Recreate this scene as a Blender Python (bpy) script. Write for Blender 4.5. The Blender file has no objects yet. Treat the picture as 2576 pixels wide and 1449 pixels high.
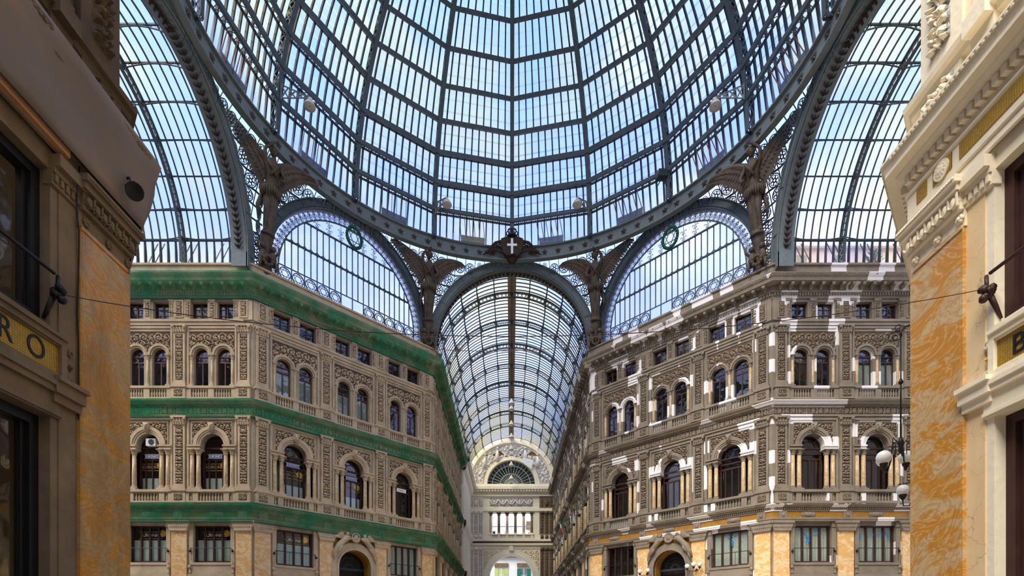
import bpy, math, random
from math import sin, cos, pi, sqrt, atan2, radians as R, floor
from mathutils import Vector, Matrix
random.seed(7)
SC = bpy.context.scene
COL = SC.collection
# ------------------------------------------------------------------ helpers
class MB:
    def __init__(s): s.v = []; s.f = []; s.ground = set()
    def add(s, vs, fs):
        n = len(s.v); s.v += [tuple(p) for p in vs]; s.f += [tuple(i + n for i in f) for f in fs]; return s
    def quad(s, a, b, c, d): return s.add([a, b, c, d], [(0, 1, 2, 3)])
    def box(s, x0, x1, y0, y1, z0, z1):
        if x0 > x1: x0, x1 = x1, x0
        e = random.uniform(.0003, .002); x0 -= e; y0 -= e; z0 -= e; x1 += e; y1 += e; z1 += e
        return s.add([(x0,y0,z0),(x1,y0,z0),(x1,y1,z0),(x0,y1,z0),(x0,y0,z1),(x1,y0,z1),(x1,y1,z1),(x0,y1,z1)],
                     [(0,3,2,1),(4,5,6,7),(0,1,5,4),(1,2,6,5),(2,3,7,6),(3,0,4,7)])
    def bar(s, p, q, w, h, up=(0,0,1)):
        p = Vector(p); q = Vector(q); d = q - p
        if d.length < 1e-6: return s
        d.normalize(); up = Vector(up)
        a = d.cross(up)
        if a.length < 1e-4: a = d.cross(Vector((1,0,0)))
        if a.length < 1e-4: a = d.cross(Vector((0,1,0)))
        a.normalize(); b = a.cross(d); b.normalize()
        a *= w/2; b *= h/2
        vs = [p-a-b, p+a-b, p+a+b, p-a+b, q-a-b, q+a-b, q+a+b, q-a+b]
        return s.add(vs, [(0,3,2,1),(4,5,6,7),(0,1,5,4),(1,2,6,5),(2,3,7,6),(3,0,4,7)])
    def path(s, pts, w, h, up=(0,0,1)):
        for a, b in zip(pts, pts[1:]): s.bar(a, b, w, h, up)
        return s
    def tube(s, pts, r, n=6, caps=True):
        pts = [Vector(p) for p in pts]; m = len(pts)
        rs = r if isinstance(r, (list, tuple)) else [r]*m
        vs = []; fs = []; prev = None
        for i, p in enumerate(pts):
            d = (pts[min(i+1, m-1)] - pts[max(i-1, 0)])
            if d.length < 1e-9: d = Vector((0,0,1))
            d.normalize()
            a = prev - d*prev.dot(d) if prev is not None else d.cross(Vector((0,0,1)))
            if a.length < 1e-4: a = d.cross(Vector((1,0,0)))
            a.normalize(); prev = a; b = d.cross(a)
            for k in range(n):
                t = 2*pi*k/n; vs.append(p + (a*cos(t) + b*sin(t))*rs[i])
        for i in range(m-1):
            for k in range(n):
                k2 = (k+1) % n; fs.append((i*n+k, i*n+k2, (i+1)*n+k2, (i+1)*n+k))
        if caps: fs += [tuple(range(n))[::-1], tuple((m-1)*n+k for k in range(n))]
        return s.add(vs, fs)
    def lathe(s, prof, c=(0,0,0), n=12, fold=0, nf=8):
        vs = []; fs = []; m = len(prof)
        for (r, z) in prof:
            for k in range(n):
                t = 2*pi*k/n; rr = r*(1 + fold*sin(nf*t + z*1.3))
                vs.append((c[0]+rr*cos(t), c[1]+rr*sin(t), c[2]+z))
        for i in range(m-1):
            for k in range(n):
                k2 = (k+1) % n; fs.append((i*n+k, i*n+k2, (i+1)*n+k2, (i+1)*n+k))
        fs += [tuple(range(n))[::-1], tuple((m-1)*n+k for k in range(n))]
        return s.add(vs, fs)
    def ball(s, c, r, sx=1, sy=1, sz=1, n=12, m=8):
        prof = [(r*max(.02, sin(pi*i/m)), -r*cos(pi*i/m)) for i in range(m+1)]
        n0 = len(s.v); s.lathe(prof, (0,0,0), n)
        for i in range(n0, len(s.v)):
            v = s.v[i]; s.v[i] = (c[0]+v[0]*sx, c[1]+v[1]*sy, c[2]+v[2]*sz)
        return s
    def prism(s, poly, y0, y1):          # polygon in (x,z) extruded along y
        n = len(poly)
        vs = [(x,y0,z) for x, z in poly] + [(x,y1,z) for x, z in poly]
        return s.add(vs, [tuple(range(n)), tuple(range(n, 2*n))[::-1]] + [(i, i+n, (i+1) % n + n, (i+1) % n) for i in range(n)])
    def arch(s, uc, zc, r0, r1, y0, y1, a0=0, a1=pi, n=20, leg=0):   # ring sector in xz plane
        pts = [(uc + cos(a0+(a1-a0)*i/n), zc + sin(a0+(a1-a0)*i/n)) for i in range(n+1)]
        vs = []
        P = []
        if leg: P.append((1, -leg, 'l'))
        for i in range(n+1):
            a = a0+(a1-a0)*i/n; P.append((cos(a), sin(a), 0))
        if leg: P.append((-1, -leg, 'l'))
        for c_, s_, k in P:
            for r in (r0, r1):
                for y in (y0, y1):
                    vs.append((uc + c_*r, y, zc + (s_ if k == 'l' else s_*r)))
        fs = []
        m = len(P)
        for i in range(m-1):
            b = i*4; c = b+4
            fs += [(b, b+2, c+2, c), (b+1, c+1, c+3, b+3), (b, c, c+1, b+1), (b+2, b+3, c+3, c+2)]
        if abs(a1 - a0) < 2*pi - 1e-3 or leg: fs += [(0,1,3,2), ((m-1)*4, (m-1)*4+2, (m-1)*4+3, (m-1)*4+1)]
        return s.add(vs, fs)
    def xf(s, M, i0=0):
        for i in range(i0, len(s.v)): s.v[i] = tuple(M @ Vector(s.v[i]))
        return s
    def mesh(s, name, mat, smooth=False):
        if name in ('relief_panel', 'scroll_relief', 'scroll_frieze'): smooth = True
        me = bpy.data.meshes.new(name); me.from_pydata(s.v, [], s.f)
        if mat: me.materials.append(mat)
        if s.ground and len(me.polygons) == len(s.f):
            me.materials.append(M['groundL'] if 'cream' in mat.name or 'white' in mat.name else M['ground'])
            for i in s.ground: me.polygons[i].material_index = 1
        if smooth: me.polygons.foreach_set('use_smooth', [True]*len(me.polygons))
        me.update(); return me
    def build(s, name, mat, parent=None, smooth=False, label=None):
        return put(name, s.mesh(name, mat, smooth), parent, label)
def put(name, data, parent=None, label=None):
    o = bpy.data.objects.new(name, data); COL.objects.link(o)
    if parent: o.parent = parent
    if label: o['label'] = label
    return o
def empty(name, loc=(0,0,0), rz=0):
    o = bpy.data.objects.new(name, None); COL.objects.link(o); o.location = loc; o.rotation_euler = (0,0,rz); o.empty_display_size = .3; return o
def tag(o, label, cat, group=None, kind=None):
    o['label'] = label; o['category'] = cat
    if group: o['group'] = group
    if kind: o['kind'] = kind
    return o
def struct(o): o['kind'] = 'structure'; return o
def dup(o, parent=None, kids=None):
    c = o.copy(); COL.objects.link(c)
    if parent: c.parent = parent
    for ch in (kids or KIDS).get(o.name, []): dup(ch, c, kids)
    return c
KIDS = {}
def scan():
    KIDS.clear()
    for o in SC.objects:
        if o.parent: KIDS.setdefault(o.parent.name, []).append(o)
def drop(o):
    for ch in list(o.children): drop(ch)
    bpy.data.objects.remove(o)
# ------------------------------------------------------------------ materials
def lin(c):
    return tuple((x/12.92 if x <= .04045 else ((x+.055)/1.055)**2.4) for x in [y/255 for y in c]) + (1,)
class NT:
    def __init__(s, name):
        s.m = bpy.data.materials.new(name); s.m.use_nodes = True; s.t = s.m.node_tree; s.t.nodes.clear()
        s.out = s.n('ShaderNodeOutputMaterial')
    def n(s, t, **k):
        x = s.t.nodes.new(t)
        for a, b in k.items(): setattr(x, a, b)
        return x
    def l(s, a, b): s.t.links.new(a, b)
    def pos(s, scale=(1,1,1), obj=False):
        g = s.n('ShaderNodeTexCoord').outputs['Object'] if obj else s.n('ShaderNodeNewGeometry').outputs['Position']
        m = s.n('ShaderNodeMapping'); m.inputs['Scale'].default_value = scale; s.l(g, m.inputs['Vector']); return m.outputs[0]
    def noise(s, vec, scale, detail=4, rough=.55, dist=0):
        x = s.n('ShaderNodeTexNoise'); x.inputs['Scale'].default_value = scale; x.inputs['Detail'].default_value = detail
        x.inputs['Roughness'].default_value = rough; x.inputs['Distortion'].default_value = dist
        s.l(vec, x.inputs['Vector']); return x.outputs['Fac']
    def ramp(s, fac, stops, interp='LINEAR'):
        x = s.n('ShaderNodeValToRGB'); x.color_ramp.interpolation = interp
        e = x.color_ramp.elements
        while len(e) < len(stops): e.new(.5)
        for i, (p, c) in enumerate(stops):
            e[i].position = p; e[i].color = c if len(c) == 4 else tuple(c)+(1,)
        s.l(fac, x.inputs[0]); return x.outputs[0]
    def math(s, op, a, b=None):
        x = s.n('ShaderNodeMath', operation=op)
        for i, v in enumerate((a, b)):
            if v is None: continue
            if isinstance(v, (int, float)): x.inputs[i].default_value = v
            else: s.l(v, x.inputs[i])
        return x.outputs[0]
    def mix(s, fac, a, b):
        x = s.n('ShaderNodeMix', data_type='RGBA')
        for k, v in ((0, fac), (6, a), (7, b)):
            if isinstance(v, (int, float)): x.inputs[k].default_value = v
            elif isinstance(v, tuple): x.inputs[k].default_value = v
            else: s.l(v, x.inputs[k])
        return x.outputs[2]
    def bsdf(s, col, rough=.8, metal=0, bump=None, bs=.3, bd=.03, spec=.3):
        b = s.n('ShaderNodeBsdfPrincipled')
        if isinstance(col, tuple): b.inputs['Base Color'].default_value = col
        else: s.l(col, b.inputs['Base Color'])
        b.inputs['Roughness'].default_value = rough; b.inputs['Metallic'].default_value = metal
        b.inputs['Specular IOR Level'].default_value = spec
        if bump is not None:
            u = s.n('ShaderNodeBump'); u.inputs['Strength'].default_value = bs; u.inputs['Distance'].default_value = bd
            s.l(bump, u.inputs['Height']); s.l(u.outputs[0], b.inputs['Normal'])
        return b.outputs[0]
    def done(s, sh): s.l(sh, s.out.inputs[0]); return s.m
def hexm(c, k): return tuple(min(1, x*k) for x in c[:3]) + (1,)
def stone(name, c, var=.25, patch=0, scale=1.0, rough=.85):
    t = NT(name); c = lin(c); p = t.pos()
    n1 = t.noise(p, .9*scale, 6, .65); n2 = t.noise(p, 9*scale, 4)
    base = t.ramp(n1, [(.3, hexm(c, 1-var)), (.7, hexm(c, 1+var))])
    base = t.mix(t.math('MULTIPLY', n2, .35), base, hexm(c, .6))
    if patch:
        q = t.pos((1/1.15, 1/1.15, 1/.95)); nn = t.n('ShaderNodeTexNoise'); nn.inputs['Scale'].default_value = 2.5; t.l(p, nn.inputs['Vector'])
        vm = t.n('ShaderNodeVectorMath', operation='MULTIPLY_ADD'); t.l(nn.outputs['Color'], vm.inputs[0]); vm.inputs[1].default_value = (.22,.22,.22); t.l(q, vm.inputs[2])
        fl = t.n('ShaderNodeVectorMath', operation='FLOOR'); t.l(vm.outputs[0], fl.inputs[0])
        wn = t.n('ShaderNodeTexWhiteNoise', noise_dimensions='3D'); t.l(fl.outputs[0], wn.inputs['Vector'])
        f = t.math('LESS_THAN', wn.outputs['Value'], patch)
        base = t.mix(f, base, lin((232, 226, 220)))
    return t.done(t.bsdf(base, rough, bump=n2, bs=.35, bd=.02))
def onyx(name, a, b, v, scale=1.0, darkn=0):
    t = NT(name); p = t.pos((1, 1, 1.6))
    n0 = t.noise(p, .55*scale, 5, .55, 1.2)
    fr = t.math('FRACT', t.math('MULTIPLY', n0, 16.0))
    n1 = t.noise(p, .8*scale, 6, .6, 1.6)
    n2 = t.noise(p, 14*scale, 5, .7)
    base = t.ramp(n1, [(.38, lin(a)), (.47, lin(a)), (.53, lin(b)), (.7, lin(b))])
    base = t.mix(t.ramp(fr, [(0, (0,0,0)), (.36, (0,0,0)), (.5, (.7,.7,.7)), (.64, (0,0,0))]), base, lin(v))
    base = t.mix(t.ramp(fr, [(0, (.5,.5,.5)), (.25, (0,0,0)), (.75, (0,0,0)), (1, (.5,.5,.5))]), base, hexm(lin(a), .72))
    base = t.mix(t.math('MULTIPLY', n2, .3), base, hexm(lin(a), .7))
    if darkn:
        n3 = t.noise(t.pos((1,1,.35)), 1.1, 6, .7)
        base = t.mix(t.ramp(n3, [(.45, (0,0,0)), (.75, (darkn,)*3)]), base, lin((92,58,26)))
    return t.done(t.bsdf(base, .35, bump=n2, bs=.05, bd=.01, spec=.4))
M = {}
M['stoneL'] = stone('taupe_stone', (172, 156, 128))
M['trimL'] = stone('pinkish_stone', (194, 171, 138))
M['stoneR'] = stone('patched_stone', (130, 119, 105), .22, .30)
M['trimR'] = stone('grey_brown_stone', (136, 123, 105), .25)
M['edgeR'] = stone('patched_edge_stone', (136, 123, 105), .25, .22)
M['cream'] = stone('cream_stone', (244, 230, 200), .08)
M['creamY'] = stone('warm_cream_stone', (252, 242, 218), .05)
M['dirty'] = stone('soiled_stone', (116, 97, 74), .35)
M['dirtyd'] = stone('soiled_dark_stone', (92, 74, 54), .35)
M['brownst'] = stone('brown_relief_stone', (160, 136, 104), .3)
M['ground'] = stone('brown_shade_painted_ground', (92, 72, 52), .2)  # brown ground of the reliefs, with the shade of the hollows painted in
M['groundL'] = stone('pale_shade_painted_ground', (150, 146, 140), .2)  # same painted-in hollow shade, greyer, for cream and white reliefs
M['whitish'] = stone('white_plaster', (236, 232, 224), .06)
M['pink'] = stone('pink_render', (226, 196, 182), .08)
M['floor'] = stone('floor_marble', (190, 175, 155), .15, 0, .6, .4)
M['onyx'] = onyx('orange_onyx', (200, 138, 50), (200, 170, 126), (220, 190, 138), 1.0)
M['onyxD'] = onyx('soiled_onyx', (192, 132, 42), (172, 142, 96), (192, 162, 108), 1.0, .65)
M['onyxF'] = onyx('onyx_cladding', (224, 170, 96), (234, 204, 158), (242, 220, 182), 1.5)
M['onyxC'] = onyx('dull_onyx_shaft', (180, 148, 102), (198, 172, 130), (208, 188, 150), 2.5)
M['goldband'] = onyx('gold_mosaic_band', (158, 110, 34), (170, 122, 44), (178, 130, 52), 2.0)
def veined():
    t = NT('veined_cream_marble'); p = t.pos()
    n = t.noise(p, 1.2, 6, .6, .8)
    v = t.n('ShaderNodeTexVoronoi', feature='DISTANCE_TO_EDGE'); v.inputs['Scale'].default_value = 2.2
    nn = t.n('ShaderNodeTexNoise'); nn.inputs['Scale'].default_value = 3; nn.inputs['Detail'].default_value = 5; t.l(p, nn.inputs['Vector'])
    vm = t.n('ShaderNodeVectorMath', operation='MULTIPLY_ADD'); t.l(nn.outputs['Color'], vm.inputs[0]); vm.inputs[1].default_value = (.6,.6,.6); t.l(p, vm.inputs[2])
    t.l(vm.outputs[0], v.inputs['Vector'])
    base = t.ramp(n, [(.3, lin((222,188,136))), (.7, lin((232,206,160)))])
    f = t.math('MULTIPLY', t.ramp(v.outputs['Distance'], [(0, (1,1,1)), (.02, (0,0,0))]), t.ramp(t.noise(p, 1.7, 3), [(.45, (0,0,0)), (.6, (.7,.7,.7))]))
    return t.done(t.bsdf(t.mix(f, base, lin((130,100,90))), .5))
M['veined'] = veined()
def plain(name, c, rough=.6, metal=0, var=0.12, scale=3.0, spec=.3):
    t = NT(name); c = lin(c); n = t.noise(t.pos(), scale, 4)
    return t.done(t.bsdf(t.ramp(n, [(.3, hexm(c, 1-var)), (.7, hexm(c, 1+var))]), rough, metal, spec=spec))
M['iron'] = plain('blue_grey_iron', (74, 86, 90), .55, 0, .22)
M['ironL'] = plain('light_grey_iron', (108, 116, 114), .6, 0, .12)
M['ironD'] = plain('dark_iron', (46, 54, 60), .6, 0, .2)
M['ironV'] = plain('vault_iron', (70, 78, 78), .6, 0, .15)
M['ironW'] = plain('pale_truss_iron', (168, 176, 168), .6, 0, .12)
M['rust'] = plain('rusty_bars', (150, 104, 76), .8)
M['star'] = plain('dark_bronze_star', (72, 66, 56), .6)
M['leaf'] = plain('dark_leaf_iron', (54, 42, 34), .8, 0, .3)
M['bronze'] = plain('weathered_statue_metal', (82, 70, 56), .65, .0, .32, 2.5)
M['black'] = plain('black_paint', (22, 20, 20), .45)
M['brown'] = plain('dark_brown_wood', (62, 36, 30), .5, 0, .2)
M['sash'] = plain('red_brown_sash', (92, 52, 42), .5)
M['curtain'] = plain('pale_curtain', (218, 218, 200), .9, 0, .1, 6)
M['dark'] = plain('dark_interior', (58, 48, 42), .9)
M['panel'] = plain('white_board', (226, 228, 214), .8)
M['wreath'] = plain('green_wreath', (22, 84, 58), .7, 0, .4, 8)
M['white'] = plain('white_paint', (235, 235, 230), .6, 0, .03)
M['gold'] = plain('gold_paint', (214, 160, 50), .4, .3)
M['copper'] = plain('wooden_beam', (176, 128, 88), .8)
M['blue'] = plain('blue_sign_paint', (28, 60, 130), .5, 0, .03)
M['cyan'] = plain('bright_blue_paint', (0, 130, 214), .5, 0, .03)
M['greenshut'] = plain('green_shutter', (30, 112, 92), .6)
M['red'] = plain('flag_red', (206, 44, 40), .8, 0, .05)
M['flaggreen'] = plain('flag_green', (24, 128, 76), .8, 0, .05)
M['palegreen'] = plain('pale_green_shutter', (176, 190, 120), .6)
M['plant'] = plain('plant_leaves', (70, 110, 50), .8, 0, .4, 10)
M['wire'] = plain('wire', (70, 52, 44), .8)
M['ridge'] = plain('ridge_board', (150, 132, 114), .8, 0, .2, 1.5)
M['lampw'] = plain('white_lamp_glass', (222, 222, 216), .25, 0, .03)
M['lampshade'] = plain('enamel_lamp_shade', (206, 200, 186), .4, 0, .08)
def glass(name, tint, veil, f0, f1, sc=(.25,.25,.6), yellow=.0):
    t = NT(name); p = t.pos(sc); n = t.noise(p, 1.0, 4, .6)
    n2 = t.noise(t.pos((.12,.12,.1)), 1.0, 3)
    tr = t.n('ShaderNodeBsdfTransparent')
    tl = t.n('ShaderNodeBsdfTranslucent'); df = t.n('ShaderNodeBsdfDiffuse'); gl = t.n('ShaderNodeBsdfGlossy'); gl.inputs['Roughness'].default_value = .08
    tc = t.ramp(n2, [(.42, lin(tint)), (.58, lin(tint) if not yellow else lin((250, 240, 205)))])
    t.l(tc, tr.inputs[0])
    vc = t.ramp(n2, [(.45, lin(veil)), (.6, lin(veil) if not yellow else lin((255, 240, 200)))])
    t.l(vc, tl.inputs[0]); t.l(vc, df.inputs[0])
    m0 = t.n('ShaderNodeMixShader'); m0.inputs[0].default_value = .3; t.l(tl.outputs[0], m0.inputs[1]); t.l(df.outputs[0], m0.inputs[2])
    m1 = t.n('ShaderNodeMixShader'); t.l(t.ramp(n, [(.35, (f0,)*3), (.65, (f1,)*3)]), m1.inputs[0]); t.l(tr.outputs[0], m1.inputs[1]); t.l(m0.outputs[0], m1.inputs[2])
    m2 = t.n('ShaderNodeMixShader'); m2.inputs[0].default_value = .04; t.l(m1.outputs[0], m2.inputs[1]); t.l(gl.outputs[0], m2.inputs[2])
    return t.done(m2.outputs[0])
def veil():
    t = NT('pale_pane_edge'); tr = t.n('ShaderNodeBsdfTransparent'); tl = t.n('ShaderNodeBsdfTranslucent'); tl.inputs[0].default_value = lin((200, 220, 205))
    m = t.n('ShaderNodeMixShader'); m.inputs[0].default_value = .5; t.l(tr.outputs[0], m.inputs[1]); t.l(tl.outputs[0], m.inputs[2]); return t.done(m.outputs[0])
M['veil'] = veil()
M['glassD'] = glass('dome_glass', (226, 234, 255), (206, 220, 255), .08, .4, (.25,.25,.5), 1)
M['glassV'] = glass('vault_glass', (236, 242, 255), (226, 234, 250), .2, .55, (.2,.8,.2), 1)
M['glassT'] = glass('arm_vault_glass', (226, 234, 255), (210, 222, 255), .08, .35, (.6,.2,.2), 1)
M['glassN'] = glass('near_vault_glass', (250, 250, 250), (240, 240, 240), .05, .15)
M['glassL'] = glass('lunette_glass', (232, 236, 255), (214, 222, 255), .25, .35)
def pane(name, dark, refl):
    t = NT(name); tr = t.n('ShaderNodeBsdfTransparent'); tr.inputs[0].default_value = lin(dark)
    gl = t.n('ShaderNodeBsdfGlossy'); gl.inputs['Roughness'].default_value = .03
    bu = t.n('ShaderNodeBump'); bu.inputs['Strength'].default_value = .06; bu.inputs['Distance'].default_value = .3; t.l(t.noise(t.pos(), .9, 2), bu.inputs['Height']); t.l(bu.outputs[0], gl.inputs['Normal'])
    m = t.n('ShaderNodeMixShader'); m.inputs[0].default_value = refl; t.l(tr.outputs[0], m.inputs[1]); t.l(gl.outputs[0], m.inputs[2])
    return t.done(m.outputs[0])
M['pane'] = pane('window_pane', (190, 200, 200), .15)
M['paned'] = pane('dark_window_pane', (212, 220, 218), .09)
def net(name, c, open_, wv=70):
    t = NT(name); c = lin(c); n = t.noise(t.pos((1, 1, 1)), 1.2, 5, .7)
    col = t.ramp(n, [(.3, hexm(c, .7)), (.7, hexm(c, 1.35))])
    d = t.n('ShaderNodeBsdfDiffuse'); tl = t.n('ShaderNodeBsdfTranslucent'); t.l(col, d.inputs[0]); t.l(col, tl.inputs[0])
    a = t.n('ShaderNodeMixShader'); a.inputs[0].default_value = .3; t.l(d.outputs[0], a.inputs[1]); t.l(tl.outputs[0], a.inputs[2])
    tr = t.n('ShaderNodeBsdfTransparent'); b = t.n('ShaderNodeMixShader')
    t.l(t.ramp(t.noise(t.pos(), .7, 4), [(.35, (1-open_*1.3,)*3), (.65, (1-open_*.6,)*3)]), b.inputs[0]); t.l(tr.outputs[0], b.inputs[1]); t.l(a.outputs[0], b.inputs[2])
    return t.done(b.outputs[0])
M['netG'] = net('green_scaffold_net', (46, 144, 100), .48)
def greynet():
    t = NT('grey_brown_scaffold_cloth'); p = t.pos((1, .25, 1))
    w = t.n('ShaderNodeTexWave', bands_direction='Z'); w.inputs['Scale'].default_value = 14; w.inputs['Distortion'].default_value = 2.5; w.inputs['Detail'].default_value = 3; w.inputs['Detail Scale'].default_value = .6
    t.l(t.pos((1, .3, 1)), w.inputs['Vector'])
    n = t.noise(p, 1.6, 4)
    base = t.ramp(n, [(.35, lin((108, 98, 92))), (.6, lin((118, 104, 94))), (.72, lin((136, 104, 78)))])
    base = t.mix(t.math('MULTIPLY', w.outputs['Fac'], .3), base, lin((150, 136, 122)))
    return t.done(t.bsdf(base, .9))
M['netB'] = greynet()
def gridmosaic():
    t = NT('gold_grid_mosaic'); b = t.n('ShaderNodeTexBrick'); b.offset = 0
    b.inputs['Scale'].default_value = 1; b.inputs['Brick Width'].default_value = .045; b.inputs['Row Height'].default_value = .045; b.inputs['Mortar Size'].default_value = .003
    b.inputs['Color1'].default_value = lin((176, 138, 34)); b.inputs['Color2'].default_value = lin((160, 124, 30)); b.inputs['Mortar'].default_value = lin((90, 74, 30))
    sx = t.n('ShaderNodeSeparateXYZ'); t.l(t.pos(), sx.inputs[0]); cx = t.n('ShaderNodeCombineXYZ'); t.l(sx.outputs[1], cx.inputs[0]); t.l(sx.outputs[2], cx.inputs[1]); t.l(cx.outputs[0], b.inputs['Vector'])
    return t.done(t.bsdf(b.outputs[0], .5))
M['grid'] = gridmosaic()
SKY=1.3; SUNE=4.8; SUND=(.5,.62,-1.0); EXPO=0.6
# ------------------------------------------------------------------ relief ornament (real height fields)
def relief_h(x, z, per=.5, seed=0, w=1.0):
    """scroll work: mirrored spirals with leaf lobes; x across (mirror axis 0), z along"""
    ax = abs(x); k = floor(z/per); best = 0; mcol = max(1, round(w/(per*1.15)))
    if mcol > 1: w /= mcol; ci = floor(ax/w); ax -= ci*w; seed += ci
    for kk in (k-1, k, k+1):
        rr = random.Random(kk*31+seed*7).random
        cx = w*(.48 + .1*(rr()-.5)); cz = (kk+.5)*per
        dx = (ax-cx)/(per*.55); dz = (z-cz)/(per*.55); rad = sqrt(dx*dx+dz*dz)+1e-4
        if rad > 1.25: continue
        th = atan2(dz, dx)*(1 if (kk % 2) else -1)
        h = .5+.5*sin(9*rad + th + rr()*2); h *= .65+.35*sin(5*th + 3*rad)
        if rad < .22: h = 1
        if rad > 1: h *= (1.25-rad)*4
        best = max(best, h)
    stem = max(0, 1-ax/(.10*w))*(.6+.4*sin(2*pi*z/per*2))
    n = sin(x*41+z*13+seed)*sin(z*37-x*9)*.18
    return max(0, min(1, max(best, stem)+n))
def relief(mb, u0, u1, z0, z1, y, depth=.09, res=.05, per=.5, seed=0, horiz=False, mask=None):
    depth *= 1.25
    nx = max(3, int((u1-u0)/res)); nz = max(3, int((z1-z0)/res)); uc = (u0+u1)/2; zc = (z0+z1)/2
    vs = []; fs = []
    for j in range(nz+1):
        for i in range(nx+1):
            u = u0+(u1-u0)*i/nx; z = z0+(z1-z0)*j/nz
            if horiz: h = relief_h(z-zc, u-uc+.0001, per, seed, (z1-z0)/2)
            else: h = relief_h(u-uc, z-z0, per, seed, (u1-u0)/2)
            if i in (0, nx) or j in (0, nz): h = 0
            vs.append((u, y-depth*h, z))
    n0 = len(mb.f)
    for j in range(nz):
        for i in range(nx):
            a = j*(nx+1)+i
            if mask and not mask((vs[a][0]+vs[a+1][0])/2, (vs[a][2]+vs[a+nx+1][2])/2): continue
            fs.append((a, a+1, a+nx+2, a+nx+1))
            if sum(y-vs[q][1] for q in fs[-1])/4 < depth*.3: mb.ground.add(n0+len(fs)-1)  # low faces take the darker ground colour, painting shade into the recesses
    return mb.add(vs, fs)
# ------------------------------------------------------------------ wall with openings (local x=u, y inward, z)
def wall_open(mb, u0, u1, z0, z1, ops, dep=.4, n=14):
    cur = u0
    for (uc, hw, zb, zs, ar) in sorted(ops):
        if uc-hw > cur: mb.quad((cur,0,z0),(uc-hw,0,z0),(uc-hw,0,z1),(cur,0,z1))
        if zb > z0:
            mb.quad((uc-hw,0,z0),(uc+hw,0,z0),(uc+hw,0,zb),(uc-hw,0,zb)); mb.quad((uc-hw,0,zb),(uc+hw,0,zb),(uc+hw,dep,zb),(uc-hw,dep,zb))
        if ar: pts = [(uc-hw*cos(pi*i/n), zs+hw*sin(pi*i/n)) for i in range(n+1)]
        else: pts = [(uc-hw, zs), (uc+hw, zs)]
        if pts[len(pts)//2][1] < z1-1e-4 or not ar:
            for a, b in zip(pts, pts[1:]):
                if z1-a[1] > 1e-4: mb.quad((a[0],0,a[1]),(b[0],0,b[1]),(b[0],0,z1),(a[0],0,z1))
        for a, b in zip(pts, pts[1:]):
            if z1-max(a[1], b[1]) > 1e-4: mb.quad((a[0],0,a[1]),(b[0],0,b[1]),(b[0],dep,b[1]),(a[0],dep,a[1]))
        mb.quad((uc-hw,0,zb),(uc-hw,dep,zb),(uc-hw,dep,zs),(uc-hw,0,zs)); mb.quad((uc+hw,0,zb),(uc+hw,0,zs),(uc+hw,dep,zs),(uc+hw,dep,zb))
        cur = uc+hw
    if cur < u1: mb.quad((cur,0,z0),(u1,0,z0),(u1,0,z1),(cur,0,z1))
    return mb
def sweep(mb, path, prof, closed=False, ends=None):
    """extrude profile [(out,z)] along ground polyline, outward = right of travel, mitred"""
    n = len(path); P = [Vector(p) for p in path]; m = len(prof); vs = []; fs = []
    for i in range(n):
        d0 = (P[i]-P[i-1]).normalized() if i > 0 else None; d1 = (P[i+1]-P[i]).normalized() if i < n-1 else None
        if d0 is None: o = Vector((d1.y, -d1.x))
        elif d1 is None: o = Vector((d0.y, -d0.x))
        else:
            a = Vector((d0.y, -d0.x)); b = Vector((d1.y, -d1.x)); o = (a+b); o.normalize(); o /= max(.2, o.dot(a))
        for (out, z) in prof: vs.append((P[i].x+o.x*out, P[i].y+o.y*out, z))
    for i in range(n-1):
        for j in range(m-1): fs.append((i*m+j, (i+1)*m+j, (i+1)*m+j+1, i*m+j+1))
    return mb.add(vs, fs)
def along(path, pitch, off=0.0):
    """frames (origin, rz) spaced along every segment of path, for repeated small things"""
    out = []
    for a, b in zip(path, path[1:]):
        a = Vector(a); b = Vector(b); L = (b-a).length; k = max(1, round(L/pitch)); rz = atan2(b.y-a.y, b.x-a.x)
        for i in range(k):
            p = a+(b-a)*((i+.5)/k); out.append((p, rz))
    return out
def rep(mb, path, pitch, fn, far=None):
    """add fn's local mesh at every frame"""
    t = MB(); fn(t)
    for p, rz in along(path, pitch):
        if far and p.y > far: continue
        Mx = Matrix.Translation((p.x, p.y, 0)) @ Matrix.Rotation(rz, 4, 'Z')
        mb.add([Mx @ Vector(v) for v in t.v], t.f)
    return mb
def at_face(O, rz, u, z=0, y=0):
    return (O[0]+cos(rz)*u - sin(rz)*y, O[1]+sin(rz)*u + cos(rz)*y, z)
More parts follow.
